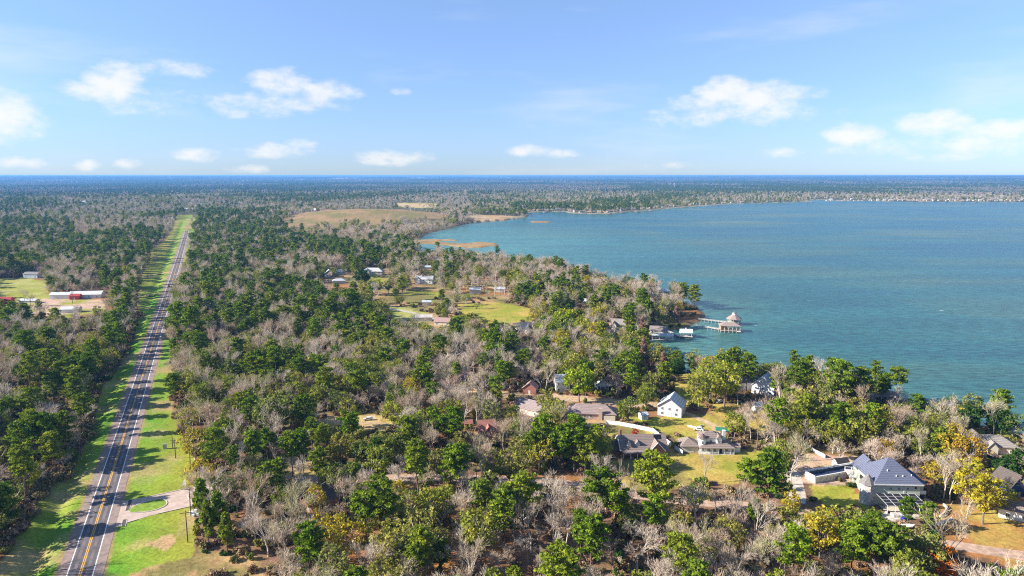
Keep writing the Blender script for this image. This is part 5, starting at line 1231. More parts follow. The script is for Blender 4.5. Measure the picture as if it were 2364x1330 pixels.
PROTO['orange'] = [recol(PROTO['oak'][0], LM['orange'])]; PROTO['rust'] = [proto(_con, bark_dark, LM['rust'])]; PROTO['lime'] = [proto(leafy_proto(42, 14, 5.6, 1.3, .42, 90), bark_dark, LM['lime'])]
PROTO['dark'] = [proto(leafy_proto(43, 13, 5.0, 1.3, .42, 80), bark_dark, LM['dark'])]; PROTO['conifer'] = [recol(proto(_con, bark_pine, LM['pine']), LM['pine'])]
PROTO['red'] = [recol(PROTO['oak'][0], LM['red'])]
BUSH = [np_mesh('bush', *bush_proto(51, 1.6, 2.0)[:2], [LM['brush']]), np_mesh('bush', *bush_proto(52, 2.2, 1.7, .34)[:2], [LM['brush']]), np_mesh('bush', *bush_proto(53, 1.4, 2.6, .3)[:2], [LM['oak']]), np_mesh('bush', *bush_proto(54, 1.7, 1.5, .3)[:2], [LM['dark']])]
for m, s in zip(BUSH, (51, 52, 53, 54)):
    a = m.attributes.new('tint', 'FLOAT', 'FACE'); a.data.foreach_set('value', np.random.RandomState(s).rand(len(m.polygons)).astype(np.float32))
HGT = {'pine': [23, 21, 19, 24, 18], 'bare': [17, 15, 19, 16, 14, 18], 'oak': [15, 13, 16, 14], 'yellow': [15, 16, 14], 'orange': [15], 'rust': [17], 'lime': [14], 'dark': [13], 'conifer': [17], 'red': [15]}
RADI = {'pine': 4.2, 'bare': 4.6, 'oak': 4.8, 'yellow': 4.4}
WORD = {'pine': PINE_W, 'bare': BARE_W, 'oak': OAK_W, 'yellow': YEL_W}

# ------------------------------------------------------------------ named, hand-placed trees: kind, base px, base py, top py, variant, label
HAND = [
    ('pine', 1512, 1232, 1052, 1, 'tallest dense green pine standing in front of the brown dormered house'), ('pine', 1506, 1306, 1150, 3, 'slim pine whose bare reddish trunk shows below the tallest pine'),
    ('pine', 1772, 1180, 1044, 4, 'big dark pine with twin trunks between the street and the white porch house'), ('pine', 1728, 1172, 1068, 2, 'smaller pine just left of the big twin-trunk pine'),
    ('pine', 2012, 1335, 1198, 1, 'very broad bright green pine at the bottom, below the concrete pad'), ('pine', 1965, 1330, 1215, 4, 'pine overlapping the left side of the very broad pine at the bottom'),
    ('pine', 2050, 1345, 1222, 2, 'pine behind the right side of the very broad bottom pine'), ('orange', 2172, 1350, 1264, 0, 'bright orange leaved tree at the bottom right'),
    ('yellow', 1892, 1290, 1178, 0, 'rounded mustard yellow tree left of the very broad bottom pine'), ('yellow', 2268, 1210, 1092, 1, 'tall golden tree on the slope right of the slate-roofed house'),
    ('yellow', 2235, 1188, 1055, 1, 'slim golden tree left of the tall golden one on the slope'), ('yellow', 2308, 1190, 1110, 2, 'short golden tree beside the blue gable'), ('yellow', 2200, 1080, 985, 0, 'wide yellow tree behind the bare white trunks'),
    ('yellow', 2235, 1092, 1000, 2, 'thin yellow tree below the olive garage roof'),
    ('pine', 1362, 1320, 1195, 4, 'full green pine at the right side of the open lots'), ('pine', 1340, 1300, 1180, 0, 'narrow pine behind the full green pine right of the open lots'), ('pine', 1018, 1328, 1250, 4, 'short bushy pine at the bottom edge of the open lots'),
    ('pine', 1385, 1232, 1092, 2, 'bright flat topped pine below the brown dormered house'), ('pine', 1420, 1240, 1128, 2, 'second flat topped pine below the brown dormered house'),
    ('pine', 882, 1262, 1108, 1, 'broad dark pine left of the open lots'), ('pine', 845, 1262, 1145, 2, 'flat topped pine just left of the broad dark pine by the lots'), ('pine', 965, 1172, 1020, 0, 'tall narrow pine above the open lots'), ('pine', 1064, 1142, 1028, 1, 'dark rounded pine above the open lots'),
    ('pine', 1040, 1140, 1040, 4, 'pine overlapping the dark rounded one above the lots'), ('pine', 700, 1098, 992, 0, 'pine with pale trunk above the dark roofed brick house'), ('pine', 676, 1100, 1000, 1, 'pine left of the pale trunked one on the leafy floor'),
    ('pine', 500, 1112, 992, 1, 'broad pine behind the yellow tree at the roadside lawn'), ('yellow', 452, 1075, 985, 2, 'yellow-orange tree at the corner of the roadside wood'), ('yellow', 462, 1150, 1060, 2, 'yellow tree behind the bare utility pole'),
    ('conifer', 470, 1215, 1100, 0, 'dense conical conifer behind the transformer pole'), ('conifer', 482, 1258, 1150, 0, 'dense conifer at the right of the nearest utility pole'), ('conifer', 526, 1282, 1180, 0, 'small conical conifer in front of the roadside row'),
    ('conifer', 508, 1250, 1130, 0, 'dense conifer in the middle of the roadside row'), ('pine', 615, 1165, 1075, 4, 'bushy green pine left of the dark roofed brick house'), ('pine', 640, 1145, 1062, 4, 'bushy pine just above the dark roofed brick house'),
    ('pine', 580, 1010, 920, 1, 'dark round pine standing alone among bare trees near the roadside'), ('pine', 704, 1012, 914, 1, 'dark round pine among bare trees right of the lone one'), ('oak', 640, 1012, 880, 1, 'olive tree between the two lone round pines'),
    ('pine', 1046, 1042, 942, 1, 'vivid green pine left of the red shingled cottage'), ('pine', 1012, 1040, 965, 2, 'flat pine beside the vivid green pine'), ('pine', 1325, 1090, 962, 1, 'dense green pine below the pinkish ranch house'), ('pine', 1290, 1085, 985, 4, 'low pine left of the dense one below the ranch house'),
    ('pine', 1352, 1100, 1000, 4, 'pine right of the dense one below the ranch house'), ('yellow', 1245, 1092, 1010, 2, 'yellow-green tree left of the pines below the ranch house'), ('lime', 1337, 928, 848, 0, 'round lime green tree behind the ranch house'),
    ('yellow', 1672, 938, 832, 0, 'big golden olive tree on the bay shore'), ('oak', 1640, 925, 822, 1, 'broad olive tree on the bay shore left of the golden one'), ('oak', 1612, 950, 860, 0, 'olive tree right of the lake lawn'), ('yellow', 1640, 880, 815, 2, 'pale yellow tree top nearest the bay water'),
    ('pine', 1690, 905, 806, 1, 'dark pine on the shore right of the little bay'), ('pine', 1722, 912, 818, 1, 'second dark pine on the shore right of the little bay'), ('pine', 1662, 900, 822, 4, 'low green pine left of the dark shore pines'),
    ('pine', 1860, 925, 824, 3, 'slender pine rising over the water right of the bright metal roof'), ('pine', 1838, 930, 836, 1, 'broad pine left of the slender shore pine'), ('pine', 1934, 960, 836, 1, 'tall pine against the water left of the lakeshore pair'), ('pine', 1988, 960, 852, 1, 'bright pine against the water'),
    ('oak', 1915, 962, 870, 0, 'green rounded tree below the tall pine against the water'), ('pine', 2038, 948, 866, 0, 'dark pine directly left of the brown boathouse roof'), ('pine', 2112, 990, 916, 4, 'bright low pine left of the small taupe boathouse'),
    ('dark', 2232, 1000, 935, 0, 'dark rounded evergreen near the lake at the right'), ('dark', 2310, 1010, 948, 0, 'dark tree on the right lawn at the lake'), ('dark', 2340, 1115, 1040, 0, 'dark green evergreen mass at the right edge'), ('dark', 2310, 1110, 1058, 0, 'lower dark evergreen right edge, below the cream house'),
    ('pine', 2165, 1070, 990, 4, 'green pine above the right shoulder of the yellow tree'), ('dark', 1560, 878, 830, 0, 'dark tree by the bay at the top of the lake lawn'), ('pine', 1530, 905, 838, 4, 'green pine left of the lake lawn'),
    ('rust', 1482, 786, 728, 0, 'rusty cypress behind the boat docks'), ('rust', 1484, 836, 778, 0, 'rusty brown cypress at the edge of the little bay'), ('rust', 1530, 862, 810, 0, 'pinkish brown cypress standing at the tip of the little bay'), ('rust', 1502, 862, 824, 0, 'low reddish cypress left of the pinkish one'),
    ('red', 1466, 1012, 996, 0, 'small bright red maple behind the brown dormered house'), ('bare', 1860, 1035, 942, 1, 'large pale bare tree with fan of branches above the pool terrace fence'), ('bare', 1938, 1078, 985, 1, 'pale bare tree above the cream shed'),
    ('bare', 2192, 1158, 1042, 2, 'clump of tall white-trunked bare trees right of the slate-roofed house'), ('bare', 2178, 1155, 1050, 2, 'left stem of the white-trunked bare trees'), ('bare', 1605, 1215, 1062, 1, 'large round bare tree right of the tallest pine'),
    ('bare', 1690, 1200, 1080, 0, 'crooked pale bare tree by the street'), ('bare', 1470, 1330, 1190, 0, 'pale bare tree with crooked white limbs at bottom centre'), ('bare', 1245, 1325, 1245, 4, 'white limbed bare tree in the open lots'), ('bare', 1150, 1322, 1240, 0, 'white forked bare tree at the foot of the open lots'),
    ('bare', 2022, 1095, 985, 1, 'bare tree behind the slate roof'), ('bare', 2085, 1060, 970, 1, 'dense greyish bare tree right behind the slate roof'), ('bare', 1825, 1120, 1000, 2, 'white stemmed bare tree left of the pool terrace'), ('pine', 2095, 1215, 1150, 4, 'small bushy pine right of the concrete pad'),
    ('pine', 2142, 1228, 1162, 4, 'small round pine between the concrete pad and the curved wall'), ('pine', 80, 1060, 950, 1, 'broad dark green pine left of the highway above the roadside thicket'), ('pine', 105, 1075, 962, 2, 'flat dark pine right beside the broad one left of the highway'),
    ('pine', 55, 1080, 975, 1, 'dark pine left of the broad one left of the highway'), ('pine', 150, 930, 835, 1, 'dark pine group centre left of the highway'), ('pine', 178, 945, 850, 4, 'right pine of the dark roadside group'), ('pine', 125, 935, 860, 4, 'left pine of the dark roadside group'),
    ('pine', 415, 800, 700, 1, 'pine at the right edge of the highway, first of the dark row'), ('pine', 450, 805, 705, 4, 'second pine right of the highway in the dark row'), ('pine', 405, 930, 865, 4, 'low pine on the right verge of the highway'),
    ('bare', 488, 1010, 868, 1, 'wide pale bare tree right of the highway above the yellow tree'), ('bare', 1105, 930, 830, 1, 'bare tree above the red shingled cottage'), ('yellow', 760, 1300, 1180, 2, 'sparse yellow tree below the dark roofed brick house'), ('yellow', 800, 1310, 1195, 2, 'second sparse yellow tree left of the open lots'),
    ('oak', 790, 1150, 1070, 1, 'pale green willow-like tree above the dark pine by the lots'), ('oak', 590, 1130, 1050, 0, 'yellow-green tree in the roadside wood'), ('rust', 1560, 756, 704, 0, 'brown cypress on the peninsula shore by the piers'), ('yellow', 1385, 755, 700, 0, 'golden tree in the middle of the peninsula'),
    ('lime', 1300, 775, 715, 0, 'large lime green tree on the peninsula'), ('lime', 1268, 800, 745, 0, 'lime tree below the large one on the peninsula'), ('dark', 835, 665, 618, 0, 'dark rounded tree alone on the green yard'),
]
TREES = []   # kind, variant, x, y, scale, rot, label or None
hand_xy = []
for (k, bx, by, ty, v, lab) in HAND:
    g = gp(bx, by)
    # height that reaches the top row
    h = 5.0
    for _ in range(60):
        _, yy, _z = project(g[0], g[1], 1.5 + h)
        if yy < ty: break
        h += .5
    s = min(h / HGT[k][v], 1.65)
    TREES.append((k, v, g[0], g[1], s, rng.rand() * 6.28, lab, bx, by)); hand_xy.append((g[0], g[1], 3.4 * s))
hand_xy = np.array(hand_xy)
for (k, bx, by, ty, v, lab_) in HAND:
    hw = (by - ty) * .14; VIS.append((bx - hw, ty + (by - ty) * .12, bx + hw, ty + (by - ty) * .6, by))

PINE_P = [[(0, 500), (140, 515), (160, 560), (120, 600), (0, 640)], [(330, 525), (395, 540), (400, 580), (340, 600), (130, 590), (180, 548)], [(0, 710), (180, 722), (280, 755), (300, 800), (120, 742), (0, 765)],
          [(100, 830), (215, 800), (222, 900), (170, 1000), (60, 1040), (40, 940)], [(225, 630), (330, 645), (330, 705), (230, 705)], [(430, 518), (560, 512), (660, 530), (760, 553), (880, 570), (870, 602), (760, 588), (640, 592), (520, 645), (440, 700), (430, 640)],
          [(400, 695), (480, 680), (560, 696), (620, 645), (740, 660), (800, 685), (900, 725), (1010, 760), (1060, 800), (960, 800), (820, 780), (700, 742), (560, 755), (400, 745)],
          [(450, 822), (560, 812), (700, 815), (780, 850), (700, 870), (500, 862)], [(455, 1090), (530, 1090), (545, 1270), (455, 1270)], [(1180, 1000), (1300, 960), (1370, 970), (1350, 1075), (1180, 1060)], [(1110, 780), (1230, 800), (1225, 900), (1115, 880)],
          [(860, 540), (1040, 562), (1090, 592), (960, 592)], [(1390, 680), (1530, 700), (1500, 740), (1400, 740)], [(560, 980), (760, 1000), (720, 1090), (560, 1060)]]
BARE_P = [[(620, 522), (900, 512), (1030, 514), (985, 545), (965, 578), (880, 560), (760, 545)], [(150, 500), (430, 498), (395, 538), (330, 525), (180, 545)], [(540, 1150), (900, 1180), (1350, 1130), (1600, 1180), (1900, 1220), (1900, 1400), (540, 1400)],
          [(1330, 590), (1620, 690), (1600, 745), (1480, 705), (1180, 615)], [(880, 860), (1150, 845), (1160, 960), (880, 960)], [(640, 760), (820, 790), (800, 830), (600, 800)], [(0, 930), (60, 1000), (100, 1100), (0, 1200)], [(1180, 930), (1290, 960), (1200, 1000)],
          [(1900, 1240), (2364, 1250), (2364, 1400), (1900, 1400)], [(680, 470), (1080, 440), (1090, 505), (1010, 495), (930, 480), (780, 490)], [(1850, 430), (2000, 425), (2364, 440), (2364, 462), (1850, 458)]]
def which(px, py, polys):
    m = np.zeros(px.shape, bool)
    for p in polys: m |= inpoly(px, py, p)
    return m
YA = np.array(YARDS)
CLEAR_PX = [(p, d) for (n, p, a, b, d, w) in COVERS if d < .3 and n not in ('scrub', 'bare spots')]
def scatter(x, y, near):
    """decides which candidates carry a tree, and which kind"""
    n = len(x); u = rng.rand(n); sd = lake_sd(x, y); keep = sd > 3.0
    x, y, u, sd = x[keep], y[keep], u[keep], sd[keep]
    z = terrain(x, y, sd)
    px, py, zd = project(x, y, z)
    dens = np.ones(len(x)); ro = road_off(x, y); on = y < 2150
    dens[(np.abs(ro) < 9) & on] = 0; dens[inpoly(x, y, SPIT) | inpoly(x, y, BAR) | (segdist(x, y, SPIT) < 30) | (segdist(x, y, BAR) < 30)] = 0
    for poly in (VERGE_L, VERGE_R): dens[inpoly(x, y, poly)] = 0
    for (nm, poly, c1, c2, dn, wob) in COV: dens[inpoly(x, y, poly)] = dn
    dens[(np.abs(ro) < 62) & (ro < 0) & (y < 1900)] *= .45
    for (nm, P, w, c) in STR: dens[segdist(x, y, P, False) < w / 2 + 1.6] = 0
    out = gpoly([(266, 1225), (270, 1155), (458, 1118), (520, 1108), (520, 1165), (457, 1172), (317, 1205)]); dens[inpoly(x, y, out)] = 0
    for (a, b, r) in YARDS: dens[(x - a) ** 2 + (y - b) ** 2 < r * r] = 0
    if near:
        gaps = fnoise(x, y, 26, 71); dens *= np.clip((gaps - .20) * 7, .2, 1)
    keep = u < dens
    x, y, z, px, py, zd = x[keep], y[keep], z[keep], px[keep], py[keep], zd[keep]; n = len(x)
    cx, cy, _ = project(x, y, z + 12)
    # kinds
    s1 = 42 if near else 170; d = np.hypot(x, y)
    npi = fnoise(x, y * (1 if near else .6), s1 if near else 380, 81); nol = fnoise(x, y, s1 * .8, 82); nye = fnoise(x, y, 60, 83)
    inp = which(cx, cy, PINE_P); inb = which(cx, cy, BARE_P)
    pp = np.where(inp, .32, np.where(inb, .05, np.clip((npi - .54) * 2.2, .06, .36)))
    if not near: pp = np.where(inp, .34, np.where(inb, .05, np.clip((npi - .53) * 8, .06, .62)))
    r = rng.rand(n)
    po = np.clip((nol - .34) * 2.6, .12, .75) * np.where(inb, .35, 1)
    kind = np.where(r < pp, 0, np.where(rng.rand(n) < po, 2, 1))
    pen = inpoly(cx, cy, [(1180, 620), (1400, 650), (1600, 700), (1560, 760), (1250, 800), (1150, 760)]) | inpoly(cx, cy, [(1850, 900), (2364, 950), (2364, 1100), (2120, 1100), (1850, 1000)])
    py_ = np.where(pen, .13, .012) + np.clip((nye - .7) * 1.2, 0, .2) * near
    kind = np.where((rng.rand(n) < py_) & ~inp, 3, kind)
    sc_ = np.where(kind == 0, .62 + .48 * rng.rand(n), .68 + .52 * rng.rand(n))
    sc_ *= np.where(fnoise(x, y, 80, 90) > .55, 1.08, .94)
    if not near:
        hh = np.array([21, 16, 14, 15])[kind] * sc_; drop = np.zeros(n, bool); rr = rng.rand(n)
        for (nm, p, c1, c2, dn, wob) in COVERS:
            if nm in ('hill pasture', 'far pasture', 'grass point'):
                for f in (.3, .6, .95):
                    mx, my, _ = project(x, y, z + hh * f); drop |= inpoly(mx, my, p) & (rr < .8)
        drop |= (py > 576) & inpoly(px, py - 12, [(962, 552), (1152, 556), (1152, 576), (962, 578)]) & (rr < .9)
        keep = ~drop
        x, y, z, px, py, kind, sc_, zd = x[keep], y[keep], z[keep], px[keep], py[keep], kind[keep], sc_[keep], zd[keep]
    if near:
        # keep open what the photograph shows open
        hh = np.array([21, 16, 14, 15])[kind] * sc_
        tx, ty, _ = project(x, y, z + hh); rw = 4.4 * sc_ * FPX / zd * .8
        drop = np.zeros(n, bool); rr = rng.rand(n)
        for b in VIS:
            gy = b[4] if len(b) > 4 else b[3]
            drop |= (py > gy + (2 if len(b) > 4 else -3)) & (tx + rw > b[0]) & (tx - rw < b[2]) & (ty < b[3] - 1) & (py > b[1]) & (rr < np.where(kind == 1, .90, .985))
        for (p, dn) in CLEAR_PX:
            pm = np.array(p); by = pm[:, 1].max()
            for f in (.35, .6, .9):
                mx, my, _ = project(x, y, z + hh * f); drop |= inpoly(mx, my, p) & (rr < (.9 if dn < .13 else .25))
        if len(hand_xy):
            for (a, b, q) in hand_xy: drop |= (x - a) ** 2 + (y - b) ** 2 < q * q
        keep = ~drop
        x, y, z, px, py, kind, sc_, zd = x[keep], y[keep], z[keep], px[keep], py[keep], kind[keep], sc_[keep], zd[keep]
    return x, y, z, px, py, kind, sc_, zd
def candidates(d0, d1, sp):
    """jittered points in the wedge the camera can see, spacing grows with distance"""
    X = []; Y = []; d = d0
    while d < d1:
        s = sp(d); w = math.radians(46) if d > 500 else math.radians(62)
        n = int(2 * w * d / s); a = (np.arange(n) + rng.uniform(-.45, .45, n)) / n * 2 * w - w; dd = d + rng.uniform(-.45, .45, n) * s
        X.append(np.sin(a) * dd); Y.append(np.cos(a) * dd); d += s
    return np.concatenate(X), np.concatenate(Y)
NEAR_D = 1150.0
A_ = scatter(*candidates(128, NEAR_D, lambda d: 6.2), True)
B_ = scatter(*candidates(NEAR_D, 5200, lambda d: 7.2 + (d - NEAR_D) * .0062), False)
KN = ['pine', 'bare', 'oak', 'yellow']
ax, ay, az_, apx, apy, akind, asc, azd = [np.concatenate([p, q]) for p, q in zip(A_, B_)]
# tall trees along the left edge of the mown verge, and a row on the right one
ex = []
for poly, i0, i1, stp, inw in ((VERGE_L, 1, 17, 11.0, -5.0),):
    for a, b in zip(poly[i0:i1 - 1], poly[i0 + 1:i1]):
        L_ = np.hypot(*(b - a)); m = max(1, int(L_ / stp))
        for t in range(m):
            p = a + (b - a) * (t + rng.rand()) / m
            if p[1] < 1900 and abs(road_off(p[0], p[1])) > 12: ex.append((p[0] + inw + rng.uniform(-3, 1), p[1] + rng.uniform(-2, 2)))
ex = np.array(ex); ez = terrain(ex[:, 0], ex[:, 1]); epx, epy, ezd = project(ex[:, 0], ex[:, 1], ez)
ax = np.append(ax, ex[:, 0]); ay = np.append(ay, ex[:, 1]); az_ = np.append(az_, ez); apx = np.append(apx, epx); apy = np.append(apy, epy); azd = np.append(azd, ezd)
akind = np.append(akind, rng.choice(3, len(ex), p=[.42, .36, .22])); asc = np.append(asc, rng.uniform(.8, 1.15, len(ex)))
arot = rng.rand(len(ax)) * 6.283
avar = np.array([rng.randint(len(PROTO[KN[k]])) for k in akind])

ZONES = [  # (x0, y0, x1, y1) in the photo -> where
    (-200, 1180, 200, 1500, 'in the thicket at bottom left beside the verge'), (-200, 1050, 200, 1180, 'left of the highway opposite the entrance drive'), (-200, 940, 260, 1050, 'left of the highway past the shadows'),
    (-200, 840, 290, 940, 'in the dense wood left of the highway'), (-200, 760, 330, 840, 'left of the highway below the white roofed shed'), (-200, 700, 340, 760, 'just below the white sheds on the left'), (-200, 600, 350, 700, 'around the left field and white barns'),
    (-200, 400, 440, 600, 'in the far wood left of the highway'), (380, 1200, 640, 1500, 'behind the roadside lawn, lower left'), (380, 1080, 640, 1200, 'in the wood behind the entrance drive'), (380, 980, 640, 1080, 'at the wood corner by the double crossarm pole'),
    (380, 860, 640, 980, 'right of the highway, mid distance'), (380, 740, 640, 860, 'right of the highway below the dark pine row'), (380, 560, 640, 740, 'in the dark pine row right of the highway'), (380, 400, 700, 560, 'near the far end of the highway, right side'),
    (640, 1200, 900, 1500, 'below the dark roofed brick house'), (640, 1090, 900, 1200, 'around the dark roofed brick house'), (640, 980, 900, 1090, 'above the dark roofed brick house'), (640, 880, 960, 980, 'around the clearing with the white car'),
    (640, 780, 960, 880, 'above the white car clearing'), (640, 680, 960, 780, 'below the ponds of the central clearing'), (640, 560, 960, 680, 'around the blue gabled house'), (900, 1200, 1360, 1500, 'in the lower half of the open lots'), (900, 1090, 1360, 1200, 'in the upper half of the open lots'),
    (900, 1000, 1180, 1090, 'below the red shingled cottage'), (1180, 1000, 1400, 1090, 'below the pinkish ranch house'), (960, 880, 1180, 1000, 'above the red shingled cottage'), (1180, 880, 1440, 1000, 'around the lane and ranch house'), (960, 780, 1300, 880, 'around the broad grey roof in the middle wood'),
    (960, 560, 1300, 780, 'around the long meadow and villa'), (1300, 780, 1560, 880, 'beside the little bay, left shore'), (1300, 560, 1700, 780, 'on the wooded peninsula'), (1360, 1200, 1640, 1500, 'in the bottom wood right of the open lots'), (1640, 1200, 1880, 1500, 'in the bottom wood below the street'),
    (1880, 1200, 2150, 1500, 'in the bottom wood below the concrete pad'), (2150, 1160, 2700, 1500, 'on the lower right lawn'), (1360, 1080, 1640, 1200, 'along the street below the brown dormered house'), (1640, 1080, 1880, 1200, 'along the street left of the hill lawn'),
    (1440, 880, 1620, 1080, 'around the tall pale house and shed'), (1620, 880, 1800, 1080, 'between the white porch house and the lake'), (1800, 880, 2000, 1080, 'between the pool terrace and the lake'), (2000, 900, 2220, 1160, 'behind and beside the slate-roofed house'), (2220, 900, 2700, 1160, 'around the cream house at the right edge'), (1880, 1080, 2150, 1200, 'at the foot of the slate-roofed house')]
def zone(px, py):
    for (x0, y0, x1, y1, s) in ZONES:
        if x0 <= px < x1 and y0 <= py < y1: return s
    return 'in the wood toward the far side of the scene'
KNAME = {'pine': ('pine_tree', 'pine', 'pine tree'), 'bare': ('bare_tree', 'leafless', 'bare tree'), 'oak': ('olive_leaved_tree', 'olive green', 'leafy tree'), 'yellow': ('yellow_tree', 'yellow leaved', 'yellow tree'),
         'orange': ('orange_tree', '', 'orange tree'), 'rust': ('cypress_tree', '', 'cypress'), 'lime': ('lime_green_tree', '', 'leafy tree'), 'dark': ('evergreen_tree', '', 'evergreen tree'), 'conifer': ('conifer_tree', '', 'conifer'), 'red': ('red_maple', '', 'maple tree')}
SRC = {}
def plant(kind, v, x, y, z, s, rot, label, group):
    nm, adj, cat = KNAME[kind]; t, c = PROTO[kind][v]
    e = bpy.data.objects.new(nm, None); COL.objects.link(e); e.location = (x, y, z - .1); e.rotation_euler = (0, 0, rot); e.scale = (s, s, s * 1.0)
    a = bpy.data.objects.new('trunk', t); COL.objects.link(a); a.parent = e
    b = bpy.data.objects.new('crown', c); COL.objects.link(b); b.parent = e
    tag(e, label, cat, group); SRC.setdefault((kind, v), (a, b)); return e
for (k, v, x, y, s, rot, lab, bx, by) in TREES: plant(k, v, x, y, 1.5, s, rot, lab, None)
# the trees that show largest are things of their own; the rest is one wood per kind
inview = (apx > -30) & (apx < W + 30) & (apy > 380) & (apy < H + 90) & (ax ** 2 + ay ** 2 < 1500 ** 2)
single = np.zeros(len(ax), bool)
HN = {k: sum(1 for t in TREES if t[0] == k) for k in KN}
for ki, k in enumerate(KN):
    idx = np.where((akind == ki) & inview)[0]
    hh = np.array([HGT[k][v] for v in avar[idx]]) * asc[idx] / azd[idx]
    # cut off below the frame counts less
    hh = np.where(apy[idx] > H + 40, hh * .5, hh)
    single[idx[np.argsort(-hh)[:300 - HN[k]]]] = True
si = np.where(single)[0]
LM_POS = [(o.name, o['label'], o.location.x, o.location.y) for o in list(sc.objects) if o.parent is None and o.get('category') in ('house', 'garage', 'shed', 'boathouse', 'utility pole', 'cottage', 'terrace', 'outbuilding', 'boat', 'cart', 'canopy', 'cabinet', 'hut', 'barn', 'car', 'flag', 'wall') and math.hypot(o.location.x, o.location.y) < 1000]
lab = {}
used_lab = set()
def short(s):
    for cut in (',', ' among ', ' beneath ', ' half ', ' turned ', ' standing ', ' behind ', ' in front ', ' running ', ' beside ', ' hidden ', ' at the end '):
        if cut in s: s = s.split(cut)[0]
    return s
for (nm, L_, lx, ly) in LM_POS:
    for ki, k in enumerate(KN):
        c = si[akind[si] == ki]
        d = np.hypot(ax[c] - lx, (ay[c] - ly)); lp = project(lx, ly, 1.5)
        for side, msk in (('left', apx[c] < lp[0] - 8), ('right', apx[c] > lp[0] + 8)):
            q = c[msk & (d < 60)]
            if not len(q): continue
            j = q[np.argmin(np.hypot(ax[q] - lx, ay[q] - ly))]
            t = '%s %s nearest on the %s of the %s' % (KNAME[k][1], KNAME[k][2].split()[-1] if k != 'pine' else 'tree', side, short(L_))
            if j in lab or t in used_lab or len(t.split()) > 16: continue
            used_lab.add(t); lab[j] = t
for ki, k in enumerate(KN):
    for v in range(len(PROTO[k])):
        if (k, v) not in SRC and not (single & (akind == ki) & (avar == v)).any():
            j = np.where((akind == ki) & (avar == v))[0][0]; single[j] = True
si = np.where(single)[0]
KW = {'pine': 'green pine', 'bare': 'leafless tree', 'oak': 'olive green tree', 'yellow': 'yellow tree'}
GW = {'pine': 'pines', 'bare': 'bare trees', 'oak': 'olive leaved trees', 'yellow': 'yellow trees'}
ORD = ['', 'second', 'third', 'fourth', 'fifth', 'sixth', 'seventh', 'eighth', 'ninth', 'tenth']
def ordinals(items):
    """items: (photo x, base text, where) -> texts that tell look-alikes apart by their order from left to right"""
    by = {}
    for i, (x_, t, w) in enumerate(items):
        while w and len(t.split()) + len(w.split()) > 13: t = ' '.join(t.split()[1:])
        by.setdefault((t, w), []).append((x_, i))
    out = [None] * len(items)
    for (t, w), L_ in by.items():
        L_.sort(); n = len(L_)
        for r_, (x_, i) in enumerate(L_):
            if n == 1: p, q = '', ''
            elif r_ == 0: p, q = 'leftmost ', ''
            elif r_ == n - 1: p, q = 'rightmost ', ''
            elif n == 3: p, q = 'middle ', ''
            elif r_ < n / 2 + .5: p, q = ORD[min(r_, 9)] + ' from left, ', ''
            else: p, q = ORD[min(n - 1 - r_, 9)] + ' from right, ', ''
            s_ = p + t + ' ' + w
            out[i] = s_
    return out
items = []; own = {}
for j in si:
    k = KN[akind[j]]; h = HGT[k][avar[j]] * asc[j]; zn = zone(apx[j], apy[j])
    sz = 'tall' if h > 18 else 'medium' if h > 13 else 'small'
    own[j] = len(items); items.append((apx[j], '%s %s %s' % (sz, WORD[k][avar[j]], KW[k]), zn) if j not in lab else (apx[j], lab[j], ''))
texts = ordinals(items)
for j in si:
    k = KN[akind[j]]; zn = zone(apx[j], apy[j])
    plant(k, int(avar[j]), ax[j], ay[j], az_[j], asc[j], arot[j], texts[own[j]].strip(), GW[k] + ' ' + zn)

def gn_stuff(name, srcs, x, y, z, s, rot, var, label, cat):
    """one object scattering the given tree shapes over its own points"""
    me = bpy.data.meshes.new(name); n = len(x); me.vertices.add(n)
    me.vertices.foreach_set('co', np.stack([x, y, z], 1).astype(np.float32).ravel())
    for nm, tp, val in (('rz', 'FLOAT', rot), ('sz', 'FLOAT', s), ('vi', 'INT', var)):
        a = me.attributes.new(nm, tp, 'POINT'); a.data.foreach_set('value', np.asarray(val, np.float32 if tp == 'FLOAT' else np.int32))
    o = link_mesh(name, me); tag(o, label, cat, kind='stuff')
    ng = bpy.data.node_groups.new(name, 'GeometryNodeTree')
    ng.interface.new_socket('Geometry', in_out='INPUT', socket_type='NodeSocketGeometry'); ng.interface.new_socket('Geometry', in_out='OUTPUT', socket_type='NodeSocketGeometry')
    N = ng.nodes.new; L = ng.links.new
    gi, go = N('NodeGroupInput'), N('NodeGroupOutput'); mp = N('GeometryNodeMeshToPoints'); L(gi.outputs[0], mp.inputs['Mesh'])
    js = N('GeometryNodeJoinGeometry')
    for pair in reversed(srcs):
        jj = N('GeometryNodeJoinGeometry')
        for ob in pair:
            oi = N('GeometryNodeObjectInfo'); oi.inputs['Object'].default_value = ob; oi.transform_space = 'ORIGINAL'; L(oi.outputs['Geometry'], jj.inputs[0])
        g2 = N('GeometryNodeGeometryToInstance'); L(jj.outputs[0], g2.inputs[0]); L(g2.outputs[0], js.inputs[0])
    ip = N('GeometryNodeInstanceOnPoints'); L(mp.outputs[0], ip.inputs['Points']); L(js.outputs[0], ip.inputs['Instance']); ip.inputs['Pick Instance'].default_value = True
    def attr(nm, tp):
        a = N('GeometryNodeInputNamedAttribute'); a.data_type = tp; a.inputs['Name'].default_value = nm; return a.outputs[0]
    L(attr('vi', 'INT'), ip.inputs['Instance Index'])
    cr = N('ShaderNodeCombineXYZ'); L(attr('rz', 'FLOAT'), cr.inputs[2]); L(cr.outputs[0], ip.inputs['Rotation']); L(attr('sz', 'FLOAT'), ip.inputs['Scale'])
    L(ip.outputs[0], go.inputs[0])
    md = o.modifiers.new('scatter', 'NODES'); md.node_group = ng
    return o
